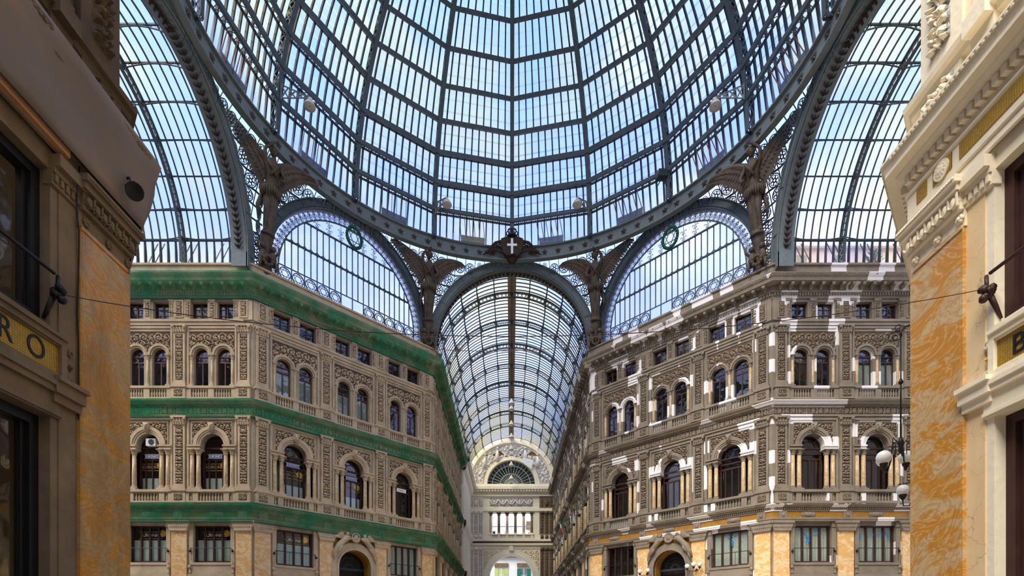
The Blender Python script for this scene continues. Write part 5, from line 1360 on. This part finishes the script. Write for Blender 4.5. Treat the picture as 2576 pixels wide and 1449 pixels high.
# ------------------------------------------------------------------ near piers. plane x = +-XP, corner at y = YN
XW, YN = 8.0, 10.75
def near(side):
    sg = -1 if side == 'L' else 1; XR = XW if side == 'L' else XW+.1
    if side == 'L': path = [(-46, 22.3-0), (-CX, 22.3), (-XR, YN), (-XR, -9)][::-1]; O = Vector((-XR, -9)); rz = pi/2
    else: path = [(XR, -9), (XR, YN), (CX, 22.3), (46, 22.3)][::-1]; O = Vector((XR, YN)); rz = -pi/2
    # outward must be on the right of travel: left block travels +y ; right block travels -y
    if side == 'L': path = [(-XR, -9), (-XR, YN), (-CX, 22.3), (-46, 22.3)]
    if side == 'R': path = [(46, 22.3), (CX, 22.3), (XR, YN), (XR, -9)]
    def F(y): return (y+9) if side == 'L' else (YN-y)     # world y -> local u
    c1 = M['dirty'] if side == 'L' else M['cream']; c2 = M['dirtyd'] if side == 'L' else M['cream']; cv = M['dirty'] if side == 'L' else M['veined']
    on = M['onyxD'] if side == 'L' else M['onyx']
    wall = struct(empty('wall_near_left' if side == 'L' else 'wall_near_right')); 
    def loc(mb, nm, mt, par=wall, sm=False, cat=None):
        o = mb.build(nm, mt, par if par else None, sm); o.location = (O.x, O.y, 0); o.rotation_euler = (0, 0, rz); return o
    # main wall with window and shop openings (bay from y=4.6 to 9.1)
    ub = sorted((F(4.7), F(9.05))); uc = sum(ub)/2; hw = (ub[1]-ub[0])/2
    ub2 = sorted((F(-1.5), F(2.6))); uc2 = sum(ub2)/2; hw2 = (ub2[1]-ub2[0])/2
    L = YN+9
    mb = MB(); wall_open(mb, 0, L, 0, 5.95, [(uc, hw, 0, 5.35, 0), (uc2, hw2, 0, 5.35, 0)], .5); wall_open(mb, 0, L, 5.95, 9.9, [(uc, hw, 6.9, 9.55, 0), (uc2, hw2, 6.9, 9.55, 0)], .5); mb.quad((0,0,9.9),(L,0,9.9),(L,0,11.2),(0,0,11.2))
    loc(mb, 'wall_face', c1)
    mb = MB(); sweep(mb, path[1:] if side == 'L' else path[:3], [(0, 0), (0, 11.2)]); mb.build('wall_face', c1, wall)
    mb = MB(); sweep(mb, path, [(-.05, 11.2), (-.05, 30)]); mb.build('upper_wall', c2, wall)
    # onyx pilaster on the corner, wrapping
    y1 = YN-.02; y0 = 9.62
    mb = MB(); a, b = sorted((F(y1+.1), F(y0))); mb.box(a, b, -.09, .02, 0, 8.95); loc(mb, 'onyx_pilaster', on)
    mb = MB(); a2, b2 = sorted((F(y0), F(y0-.035))); mb.box(a2, b2, -.085, .02, 0, 8.95); a3, b3 = sorted((F(y1), F(y0-.035))); mb.box(a3, b3, -.11, .02, 8.95, 9.02); loc(mb, 'onyx_edge', on)
    # capital band: rosettes, egg and dart, beaded top
    mb = MB(); a, b = sorted((F(y1+.1), F(y0-.06))); mb.box(a, b, -.07, .02, 9.0, 9.3)
    for p0 in (.12, .55, .95):
        u = a+(b-a)*p0
        for k in range(6): mb.ball((u+.05*cos(k*pi/3), -.1, 9.15+.05*sin(k*pi/3)), .035, n=6, m=5)
        mb.ball((u, -.13, 9.15), .035, n=6, m=5)
    mb.prism([(a-.0, 9.3), (b, 9.3), (b, 9.62), (a, 9.62)], -.16, 0)
    mb.box(a-.08, b+.04, -.26, .02, 9.62, 9.74); mb.box(a-.1, b+.08, -.32, .02, 9.74, 9.86)
    n = 7
    for k in range(n):
        u = a+(b-a)*(k+.5)/n
        mb.ball((u, -.18, 9.47), .065, 1, .9, 1.7, 10, 8); mb.arch(u, 9.47, .085, .1, -.24, -.12, pi, 2*pi, 10); mb.bar((u+(b-a)/n/2, -.22, 9.6), (u+(b-a)/n/2, -.2, 9.36), .03, .03)
    for k in range(26): u = a-.08+(b-a+.14)*(k+.5)/26; mb.ball((u, -.325, 9.8), .03, 1.3, .8, 1, 6, 5)
    loc(mb, 'pilaster_capital', c1)
    # flat pier beside the onyx
    mb = MB(); a, b = sorted((F(y0-.035), F(9.2))); mb.box(a, b, -.02, .3, 0, 9.5); loc(mb, 'pier', cv if side == 'R' else c1)
    mb = MB(); a, b = sorted((F(y0-.03), F(9.02)));
    mb.box(a, b, -.1, .1, 9.5, 9.6); mb.box(a, b, -.06, .1, 9.3, 9.5); mb.box(a, b, -.2, .1, 9.6, 9.8)
    for k in range(5): u = a+(b-a)*(k+.5)/5; mb.box(u-.03, u+.03, -.1, 0, 9.36, 9.48)
    mb.box(a-.02, b+.03, -.16, .1, 5.75, 5.95); mb.box(a, b, -.1, .1, 5.6, 5.75); mb.box(a-.02, b+.05, -.22, .1, 5.95, 6.03); loc(mb, 'pier_capital', c1)
    # entablature
    prof1 = [(.08, 9.86), (.12, 9.88), (.12, 10.02), (.16, 10.04), (.16, 10.12)]
    mb = MB(); sweep(mb, path, prof1); sweep(mb, path, [(.16, 10.5), (.2, 10.52), (.2, 10.56), (.14, 10.6), (.14, 10.68), (.2, 10.86), (.26, 10.88), (.34, 10.96), (.36, 11.0), (.52, 11.02), (.52, 11.1), (.56, 11.22), (.6, 11.26), (.6, 11.3), (.0, 11.34)]); mb.build('cornice', c1, wall)
    mb = MB(); sweep(mb, path, [(.16, 10.12), (.16, 10.5)]); mb.build('frieze', c1, wall)
    mb = MB(); t = MB(); t.box(-.045, .045, -.27, -.14, 10.7, 10.82)
    rep(mb, path, .16, lambda t: t.box(-.05, .05, -.28, -.14, 10.7, 10.84)); mb.build('dentil_row', c1, wall)
    mb = MB(); rep(mb, path[1:] if side == 'R' else path[:3], .1, lambda t: t.ball((0, -.585, 11.24), .035, 1.2, .5, 1, 6, 4)); mb.build('bead_row', c1, wall)
    # gold mosaic panels and rosette in the frieze
    mb = MB(); rs = MB()
    for (ya, yb) in ((10.55, 10.3), (10.15, 9.72), (9.55, 5.0), (4.6, 0.2)):
        a, b = sorted((F(ya), F(yb))); mb.box(a, b, -.175, -.16, 10.18, 10.46)
    loc(mb, 'gold_mosaic_panel', M['grid'])
    u = F(9.93); rs.lathe([(.17, 0), (.17, .03), (.12, .035), (.05, .06)], (0,0,0), 16); rs.xf(Matrix.Translation((u, -.175, 10.32)) @ Matrix.Rotation(pi/2, 4, 'X'))
    for k in range(12): rs.ball((u+.1*cos(k*pi/6), -.2, 10.32+.1*sin(k*pi/6)), .03, n=6, m=4)
    loc(rs, 'rosette', c1)
    # upper storey: pedestal with relief, ledges, ornamented pilaster
    mb = MB(); sweep(mb, path, [(-.0, 11.3), (.0, 11.42), (.04, 11.44), (-.02, 11.46), (-.02, 12.05), (.1, 12.1), (.14, 12.18), (.22, 12.22), (.24, 12.32), (.1, 12.38), (.05, 12.5), (-.04, 12.55)]); mb.build('pedestal_course', c2, wall)
    mb = MB(); a, b = sorted((F(YN-.2), F(9.6))); mb.box(a, b, -.1, .05, 11.44, 12.1); mb.box(a, b, -.08, .05, 12.4, 17.5); a4, b4 = sorted((F(9.35), F(8.9))); mb.box(a4, b4, -.14, .05, 11.44, 12.1); mb.box(a4, b4, -.3, .05, 12.1, 12.4); mb.box(a4-.04, b4+.04, -.14, .05, 12.4, 12.7); mb.box(a4, b4, -.1, .05, 12.7, 17.5); loc(mb, 'upper_pilaster', c2)
    mb = MB(); relief(mb, a+.15, b-.15, 11.5, 12.02, -.1, .1, .014, .3, 3, True); relief(mb, a+.25, b-.25, 12.75, 15.2, -.08, .12, .014, .42, 7); loc(mb, 'foliage_relief', c2, sm=True)
    # windows and shop front
    def framed(nm_, u_, hw_, zb, zt, fm, depth):
        e_ = window() if nm_ == 'window' else struct(empty('door_%d' % (90+WN[0]))); e_.location = (O.x, O.y, 0); e_.rotation_euler = (0, 0, rz)
        mb = MB(); t = .17
        for s in (-1, 1): mb.box(u_+s*(hw_-t/2)-t/2, u_+s*(hw_-t/2)+t/2, depth-.1, depth+.1, zb, zt); mb.box(u_+s*(hw_-t-.04)-.04, u_+s*(hw_-t-.04)+.04, depth-.02, depth+.08, zb, zt)
        mb.box(u_-hw_, u_+hw_, depth-.1, depth+.1, zt-t, zt); mb.box(u_-.06, u_+.06, depth-.05, depth+.05, zb, zt)
        if zb > 1: mb.box(u_-hw_, u_+hw_, depth-.1, depth+.1, zb, zb+t)
        mb.build('window_frame' if nm_ == 'window' else 'door_frame', fm, e_); MB().quad((u_-hw_,depth+.05,zb),(u_+hw_,depth+.05,zb),(u_+hw_,depth+.05,zt),(u_-hw_,depth+.05,zt)).build('pane', M['paned'], e_)
        return e_
    fm = M['black'] if side == 'L' else M['brown']
    for (u_, hw_) in ((uc, hw), (uc2, hw2)):
        framed('window', u_, hw_, 6.9, 9.55, fm, .28); d_ = framed('door', u_, hw_, 0, 5.35, fm, .3)
        if side == 'R':
            mb = MB()
            for k in range(24): mb.box(u_-hw_+.2+k*(2*hw_-.4)/24, u_-hw_+.27+k*(2*hw_-.4)/24, .3, .36, 0, 5.2)
            mb.build('slatted_panel', M['brown'], d_)
    mb = MB(); mb.box(.0, L, 1.4, 1.5, 0, 11); loc(mb, 'inner_wall', M['dark'] if side == 'R' else M['trimL'])
    mb = MB(); mb.box(0, L, .5, 1.4, 5.9, 6.0); loc(mb, 'inner_floor', M['dark'])
    # moulded lintel under the sign
    a, b = sorted((F(9.2), F(3.5)))
    mb = MB(); mb.box(a, b, -.12, .02, 5.75, 6.0); mb.box(a, b, -.05, .05, 5.35, 5.75); mb.box(a, b, -.08, .05, 5.38, 5.44); mb.box(a, b, -.16, .02, 5.86, 5.94); loc(mb, 'lintel', c1)
    # sign panel
    e_ = empty('fascia_sign'); e_.location = (O.x, O.y, 0); e_.rotation_euler = (0, 0, rz)
    ye = 9.27 if side == 'L' else 9.06; a, b = sorted((F(ye), F(5.0)))
    mb = MB(); zb, zt = 5.98, 6.72
    mb.box(a, b, -.1, 0, zb, zb+.1); mb.box(a, b, -.1, 0, zt-.1, zt); mb.box(a, a+.1, -.1, 0, zb, zt); mb.box(b-.1, b, -.1, 0, zb, zt); mb.box(a+.1, b-.1, -.07, 0, zb+.1, zb+.13); mb.box(a+.1, b-.1, -.07, 0, zt-.13, zt-.1); mb.box(a, b, -.14, 0, zt, zt+.06); mb.build('sign_frame', c1, e_)
    mb = MB(); mb.box(a+.1, b-.1, -.03, 0, zb+.1, zt-.1); mb.build('mosaic_field', M['grid'], e_)
    mb = MB()
    ue = F(9.3+.12) if side == 'L' else F(9.13)
    for k, zz in enumerate((6.1, 6.6)): mb = MB() if k == 0 else (mb.build('scroll_end', c1, e_) and MB()); mb.tube([(ue+.05*cos(t_*.9), -.05, zz+.055*sin(t_*.9)*(1 if k else -1)+.0) for t_ in range(7)], .018, 5)
    mb.build('scroll_end', c1, e_)
    mb = MB(); mb.add([(ue, -.1, 6.35), (ue-.05, -.02, 6.35), (ue, -.02, 6.43), (ue+.05, -.02, 6.35), (ue, -.02, 6.27)], [(0,1,2),(0,2,3),(0,3,4),(0,4,1)]); mb.build('diamond_boss', M['gold'] if side == 'R' else c2, e_)
    if side == 'L':
        for ch_, yy in (('O', 8.74), ('R', 8.2)): text('lettering', ch_, .52, M['black'], e_, (F(yy), -.035, 6.35), ext=.01, sx=.85)
        tag(e_, 'gold mosaic shop sign reading RO in a soiled stone frame above the dark shop front', 'sign')
    else:
        text('lettering', 'B', .46, M['black'], e_, (F(8.57), -.035, 6.33), ext=.01)
        tag(e_, 'gold mosaic shop sign with letter B in a clean cream frame', 'sign')
    # balcony rail with knotted iron boss
    g = empty('balcony_rail'); g.location = (O.x, O.y, 0); g.rotation_euler = (0, 0, rz)
    mb = MB(); a, b = sorted((F(8.95), F(5.0))); mb.tube([(a, -.16, 7.72), (b, -.16, 7.72)], .03, 8); mb.build('handrail', fm, g)
    ub_ = F(9.02); rd = random.Random(3); mb = MB()
    for k in range(16): mb.ball((ub_+rd.uniform(-.06, .06), -.16+rd.uniform(-.07, .07), 7.42+rd.uniform(-.1, .1)), rd.uniform(.04, .08), n=7, m=5)
    mb.tube([(ub_, -.16, 7.72), (ub_+(-.05 if side == 'L' else .05), -.2, 7.55), (ub_, -.16, 7.42)], .03, 6); mb.tube([(ub_, -.1, 7.4), (ub_, 0, 7.2), (ub_, .1, 7.0)], [.05,.04,.02], 6); mb.build('iron_boss', fm, g, True)
    tag(g, 'iron balcony rail with knotted boss above the %s sign' % ('RO' if side == 'L' else 'letter B'), 'railing')
    # arm and diagonal block top
    return wall, O, rz, F, path
NLx = near('L'); NRx = near('R')
for i, (pth, s) in enumerate(((NLx[4], -1), (NRx[4], 1))):
    mb = MB(); q = [(x, y, 29.9) for x, y in pth]+[(s*46, -9, 29.9)]; mb.add(q, [tuple(range(len(q)))]); o = mb.build('roof_slab', M['dirty'], (NLx[0], NRx[0])[i])
# the rest of the near arm behind the camera, with its glass vault
for s, W_ in ((-1, NLx[0]), (1, NRx[0])):
    mb = MB(); mb.box(min(s*8, s*8.6), max(s*8, s*8.6), -30, -9, 0, 30); mb.build('wall_face', M['dirty'] if s < 0 else M['cream'], W_)
bw = MB(); wall_open(bw, -8.5, 8.5, 0, 36.9, [(0, 3.8, 0, 12, 1)], .8); bw.xf(Matrix.Translation((0, -30, 0)) @ Matrix.Rotation(pi, 4, 'Z')); struct(bw.build('wall_back', M['creamY']))
# grey brown scaffold cloth over the near cornice of the soiled pier
mb = MB(); pth = NLx[4]
prof = [(.3, 9.95), (.34, 10.1), (.4, 10.5), (.48, 10.85), (.58, 11.1), (.62, 11.28), (.56, 11.4), (.3, 11.46), (.05, 11.48)]
def dense(path, st=.35):
    out = []
    for a, b in zip(path, path[1:]):
        a = Vector(a); b = Vector(b); n = max(1, int((b-a).length/st))
        for i in range(n): out.append(tuple(a+(b-a)*i/n))
    return out+[path[-1]]
sweep(mb, dense(pth[:3]), prof)
for i, v in enumerate(mb.v):
    m_ = len(prof); j = i % m_; k = i//m_
    if 0 < j < 6: w = .035*sin(k*.9+j*1.1)+.02*sin(k*2.3+j); mb.v[i] = (v[0]+w, v[1]+w*.3, v[2]+.02*sin(k*.7+j))
o = mb.build('scaffold_cloth', M['netB'], smooth=True); md = o.modifiers.new('s', 'SOLIDIFY'); md.thickness = .015
tag(o, 'grey-brown debris cloth stretched over the cornice of the soiled near pier', 'scaffold cloth')
mb = MB(); mb.box(-.05, .05, 0, 6.0, 0, .14); o = mb.build('timber_batten', M['copper']); o.location = (-7.83, 3.2, 9.88); tag(o, 'thin timber batten holding the lower edge of the grey-brown cloth', 'batten')
# cable down the soiled pier
mb = MB(); pts = [(-7.86, 9.5, 10.0), (-7.83, 9.42, 9.6), (-7.9, 9.48, 9.2), (-7.93, 9.57, 8.9), (-7.95, 9.58, 8.2), (-7.95, 9.56, 7.4), (-7.95, 9.58, 6.9), (-7.94, 9.57, 6.2), (-7.94, 9.57, 5.5)]
o = mb.tube(pts, .012, 6).build('wall_cable', M['black']); tag(o, 'thin black cable running down beside the soiled onyx pilaster', 'cable')
# floodlight on the cloth corner
e = empty('floodlight', (-7.66, 10.3, 10.2)); mb = MB(); mb.box(-.02, .28, -.03, .03, .12, .17); mb.box(.22, .28, -.04, .04, .1, .24); mb.tube([(.25,0,.12),(.25,0,.0)], .03, 6); mb.build('bracket', M['black'], e)
mb = MB(); mb.lathe([(.06,0),(.12,.04),(.17,.14),(.19,.2),(.17,.2),(.05,.12)], (0,0,0), 18); mb.xf(Matrix.Translation((.2,-.02,.1)) @ Matrix.Rotation(R(140), 4, 'Y') @ Matrix.Rotation(R(20), 4, 'X')); mb.build('lamp_head', M['black'], e, True)
MB().tube([(-.02,0,.3),(.16,-.03,.32),(.2,-.03,.16)], .028, 6).build('yoke', M['black'], e)
tag(e, 'black round floodlight on a bracket at the corner of the grey-brown cloth', 'floodlight'); e.scale = (.85,.85,.85)
# cables strung across the nave
for (a, b, sag, lb, r) in (((-7.8, 9.05, 7.42), (7.85, 9.05, 7.5), .75, 'thin cable strung between the two near balcony bosses', .007), ((-7.6, 49.2, 28.2), (7.6, 49.2, 28.6), .35, 'reddish cable strung across the mouth of the nave vault', .03), ((-18.6, 37.2, 25.2), (-7.6, 49.0, 27.9), .25, 'reddish cable along the lunette of the netted building', .02)):
    a = Vector(a); b = Vector(b); pts = [a.lerp(b, i/40)-Vector((0, 0, sag*4*(i/40)*(1-i/40))) for i in range(41)]
    o = MB().tube(pts, r, 5).build('overhead_cable', M['rust'] if 'reddish' in lb else M['wire']); tag(o, lb, 'cable')
# ------------------------------------------------------------------ lamps
def dome_lamp(th, ph, L, lb, flip=1):
    p = Vector(dp(RD-.7, th, ph)); inw = Vector((-sin(th), -cos(th), 0)); e = empty('dome_lamp', p); e.rotation_euler = (0, 0, atan2(inw.y, inw.x)+.9*flip)
    mb = MB(); mb.bar((0,0,.0), (L,0,.05), .06, .06); mb.bar((0,0,-.95), (L,0,.0), .06, .06)
    for k in range(4): x0 = L*k/4; x1 = L*(k+1)/4; mb.bar((x0,0,.02), (x1,0,-.95*(1-x1/L)), .03, .09); mb.bar((x1,0,.02), (x0,0,-.95*(1-x0/L)), .03, .09)
    mb.bar((0,0,.1), (0,0,-1.05), .08, .08); mb.build('bracket', M['ironL'], e)
    mb = MB(); mb.lathe([(.1,0),(.13,-.15),(.3,-.35),(.42,-.6),(.42,-.66),(.1,-.6)], (L,0,0), 16); mb.build('lamp_shade', M['lampshade'], e, True)
    mb = MB(); mb.ball((L,0,-.5), .14, 1, 1, .8, 10, 6); mb.build('bulb', M['ridge'], e, True)
    tag(e, lb, 'lamp', 'lamps on brackets inside the dome')
dome_lamp(R(-67.5), R(9), 1.9, 'white lamp on triangular lattice bracket in the dome above the green-netted side statue', 1)
dome_lamp(R(-22.5), R(7.5), 1.2, 'white lamp on short bracket in the dome above the nave statue on the netted side', .8)
dome_lamp(R(22.5), R(7.5), 1.2, 'white lamp on short bracket in the dome above the nave statue on the patched side', -.8)
dome_lamp(R(67.5), R(9), 1.9, 'white lamp on triangular lattice bracket in the dome above the white-patched side statue', -1)
e = empty('projector', dp(17.6, R(44), R(5))); mb = MB(); mb.box(-.35,.35,-.3,.3,-.25,.3); mb.build('housing', M['ironD'], e); mb = MB(); mb.bar((-.4,0,-.9),(0,0,-.2),.07,.07); mb.bar((.4,0,-.9),(0,0,-.2),.07,.07); mb.bar((0,.4,0),(0,.9,.4),.06,.06); mb.build('mount', M['ironD'], e); mb = MB(); mb.lathe([(.2,0),(.26,.2),(.24,.2)], (0,0,0), 12); mb.xf(Matrix.Translation((-.3,-.1,0)) @ Matrix.Rotation(-pi/2, 4, 'Y')); mb.build('hood', M['ironL'], e)
tag(e, 'dark projector on a mount in the dome above the white-patched lunette', 'projector')
pn = [(72.8, 2.6, 'topmost and nearest of the lamps hanging along the nave ridge'), (77.7, 1.3, 'second of the ridge lamps from the dome, bell shaped'), (82.6, 1.6, 'third of the ridge lamps from the dome'), (87, 1.9, 'fourth of the ridge lamps from the dome, above the end wall arch'), (89, 3.2, 'ridge lamp hanging over the crown of the end wall stucco'), (90.5, 5.4, 'ridge lamp hanging in front of the fan window top'), (91.5, 7.4, 'lowest hanging lamp, in front of the fan window centre')]
for y, dz, lb in pn:
    e = empty('pendant_lamp', (0, y, 36.45-dz)); MB().tube([(0,0,0),(0,0,dz)], .02, 5).build('rod', M['ironV'], e); mb = MB(); mb.lathe([(.1,.3),(.16,.1),(.3,-.1),(.46,-.4),(.46,-.46),(.1,-.38)], (0,0,0), 14); mb.build('lamp_shade', M['lampshade'], e, True); MB().ball((0,0,-.42), .2, n=10, m=6).build('bulb', M['lampw'], e, True)
    tag(e, lb, 'lamp', 'lamps hanging along the nave ridge')
# chandelier on scrolled bracket near the patched side
def globe(par, x, y, z, r=.2, cage=False):
    g = MB(); g.ball((x, y, z), r, n=20, m=14); o = g.build('lamp_globe', M['lampw'], par, True)
    mb = MB(); mb.lathe([(.02,-.2),(.05,-.16),(.1,-.08),(.11,-.02),(.06,-.02)], (x,y,z-r+.05), 12); mb.build('globe_cup', M['black'], o, True)
    if cage:
        mb = MB()
        for k in range(6): a = k*pi/3; mb.tube([(x+.02*cos(a),y+.02*sin(a),z+r),(x+.08*cos(a),y+.08*sin(a),z+r+.03),(x+.13*cos(a),y+.13*sin(a),z+r+.0)], .012, 4)
        mb.build('leaf_finial', M['black'], o)
c = empty('chandelier', (11.62, 16.0, 0))
mb = MB(); mb.tube([(0,0,10.6),(0,0,7.15)], .022, 8); mb.lathe([(.03,0),(.07,.1),(.05,.25),(.08,.35),(.03,.5)], (0,0,7.1), 10)
mb.lathe([(.05,0),(.07,.05),(.03,.15)], (0,0,9.2), 8)
mb.build('stem', M['black'], c, True)
G = [(-.62,-.15,6.93,3.6), (.34,-.35,7.36,-.7), (.42,.35,7.1,.6), (-.1,.6,7.1,1.7)]
for gx, gy, gz, a in G:
    d = Vector((gx, gy, 0)); mb = MB(); q = [(0,0,7.3),(gx*.25,gy*.25,7.45),(gx*.5,gy*.5,7.3),(gx*.55,gy*.55,7.0),(gx*.78,gy*.78,gz-.42),(gx*1.02,gy*1.02,gz-.4),(gx*1.05,gy*1.05,gz-.2)]
    mb.tube(q, .017, 6); mb.tube([(gx*.25,gy*.25,7.45),(gx*.45,gy*.45,7.55),(gx*.5,gy*.5,7.42),(gx*.4,gy*.4,7.38)], .014, 5); mb.tube([(gx*.3,gy*.3,7.35),(gx*.3,gy*.3,7.05),(gx*.1,gy*.1,7.1)], .014, 5); mb.build('arm', M['black'], c)
    globe(c, gx, gy, gz, .205)
tag(c, 'wrought iron chandelier of white globes on a long stem beside the clean onyx pier', 'chandelier')
b = empty('scroll_bracket', (11.62, 16.0, 10.6))
def spiral(cx, cz, r, turns, s=1, a0=0, n=20): return [(cx+s*r*(1-.75*i/n)*cos(a0+turns*2*pi*i/n), 0, cz+r*(1-.75*i/n)*sin(a0+turns*2*pi*i/n)) for i in range(n+1)]
mb = MB(); mb.tube([(0,0,-.02),(-.02,0,.12),(.1,0,.3),(.3,0,.32),(.5,0,.18),(.75,0,.0),(1.05,0,-.02),(1.4,0,.1),(1.7,0,.1)], .024, 6); mb.tube(spiral(-.12, .05, .2, 1.3, -1, 0), .018, 5); mb.tube(spiral(-.05, .33, .13, 1.2, -1, pi), .016, 5); mb.tube(spiral(.95, .28, .26, 1.4, 1, -pi/2), .02, 5); mb.tube(spiral(.72, .2, .14, 1.2, -1, 0), .016, 5); mb.tube(spiral(.6, -1.55-.2, .17, 1.2, 1, 0), .016, 5)
mb.build('scrollwork', M['black'], b); MB().box(1.6, 1.7, -.1, .1, -.4, .5).build('wall_plate', M['black'], b)
b.rotation_euler = (0, 0, R(-30)); tag(b, 'scrolled black iron bracket carrying the globe chandelier', 'bracket')
c = empty('wall_lamp', (12.2, 16.3, 0))
mb = MB(); mb.tube([(.7,-.3,5.9),(.35,0,6.15),(.2,.0,6.3),(.1,0,6.05),(-.1,0,5.6),(-.28,0,5.6),(-.3,0,5.8)], .018, 6); mb.tube([(.35,0,6.1),(.15,0,6.35),(.3,0,6.45)], .016, 6); mb.build('arm', M['black'], c)
globe(c, -.3, 0, 6.08, .17, True); globe(c, .22, 0, 6.35, .17, False); tag(c, 'lower pair of white globe lamps partly hidden by the clean onyx pier', 'lamp')
# globe wall lamps either side of the patched portal
for uu, offs, lb in ((usD[1]+.35, ((-.38, 0), (.38, .02)), 'pair of small white globe lamps beside the portal, on the nave side'), (usD[2]-.1, ((-.55, .05), (0, .15), (.5, .1)), 'three small white globe lamps beside the portal, on the corner side')):
    c = empty('wall_lamp'); O_, rz_ = FRD[1], FRD[2]; c.location = at_face(O_, rz_, uu, 0, -.2); c.rotation_euler = (0, 0, rz_)
    mb = MB(); mb.ball((0, .05, 6.9), .1, n=8, m=6)
    for ox, oz in offs: mb.tube([(0,0,6.9),(ox*.3,-.2,6.75),(ox*.7,-.4,6.75),(ox,-.5,6.9+oz)], .022, 6)
    mb.build('arm', M['black'], c)
    for ox, oz in offs: globe(c, ox, -.5, 7.12+oz, .19)
    tag(c, lb, 'lamp', 'globe lamps beside the portal')
# ------------------------------------------------------------------ light
w = bpy.data.worlds.new('World'); SC.world = w; w.use_nodes = True; nt = w.node_tree; nt.nodes.clear()
def wn(t, **k):
    x = nt.nodes.new(t)
    for a, b in k.items(): setattr(x, a, b)
    return x
tc = wn('ShaderNodeTexCoord'); mp = wn('ShaderNodeMapping'); mp.inputs['Scale'].default_value = (1, 1, 1.6); nt.links.new(tc.outputs['Generated'], mp.inputs[0])
nz = wn('ShaderNodeTexNoise'); nz.inputs['Scale'].default_value = 3.2; nz.inputs['Detail'].default_value = 6; nz.inputs['Roughness'].default_value = .55; nt.links.new(mp.outputs[0], nz.inputs[0])
rp_ = wn('ShaderNodeValToRGB'); e_ = rp_.color_ramp.elements; e_[0].position = .5; e_[0].color = (0,0,0,1); e_[1].position = .72; e_[1].color = (1,1,1,1); nt.links.new(nz.outputs[0], rp_.inputs[0])
sx = wn('ShaderNodeSeparateXYZ'); nt.links.new(tc.outputs['Generated'], sx.inputs[0])
gr = wn('ShaderNodeValToRGB'); g_ = gr.color_ramp.elements; g_[0].position = .35; g_[0].color = lin((196, 208, 255)); g_[1].position = .85; g_[1].color = lin((128, 178, 246)); nt.links.new(sx.outputs[2], gr.inputs[0])
mx = wn('ShaderNodeMix', data_type='RGBA'); nt.links.new(rp_.outputs[0], mx.inputs[0]); nt.links.new(gr.outputs[0], mx.inputs[6]); mx.inputs[7].default_value = (.93, .95, 1, 1)
bg = wn('ShaderNodeBackground'); bg.inputs[1].default_value = SKY; nt.links.new(mx.outputs[2], bg.inputs[0]); wo = wn('ShaderNodeOutputWorld'); nt.links.new(bg.outputs[0], wo.inputs[0])
def sun(name, d, s, ang, col):
    l = bpy.data.lights.new(name, 'SUN'); l.energy = s; l.angle = R(ang); l.color = col; o = bpy.data.objects.new(name, l); COL.objects.link(o)
    o.rotation_euler = Vector(d).to_track_quat('-Z', 'Y').to_euler(); o.location = (0, 20, 60); return o
sun('sun', SUND, SUNE, 40, (1, .94, .85))
cd = bpy.data.cameras.new('camera'); cam = bpy.data.objects.new('camera', cd); COL.objects.link(cam); SC.camera = cam
cam.location = (-.15, 0, 1.6); cam.rotation_euler = (pi/2, 0, 0); cd.sensor_width = 36; cd.lens = 36*1335/2576; cd.clip_end = 500
cd.shift_y = (1600-724.5)/2576; cd.shift_x = -(1284-1288)/2576
SC.view_settings.view_transform = 'Standard'; SC.view_settings.look = 'None'; SC.view_settings.exposure = EXPO; SC.view_settings.gamma = 1
SC.cycles.max_bounces = 6; SC.cycles.diffuse_bounces = 4; SC.cycles.glossy_bounces = 3; SC.cycles.transparent_max_bounces = 10; SC.cycles.use_adaptive_sampling = True; SC.cycles.adaptive_threshold = .03; SC.cycles.use_denoising = True
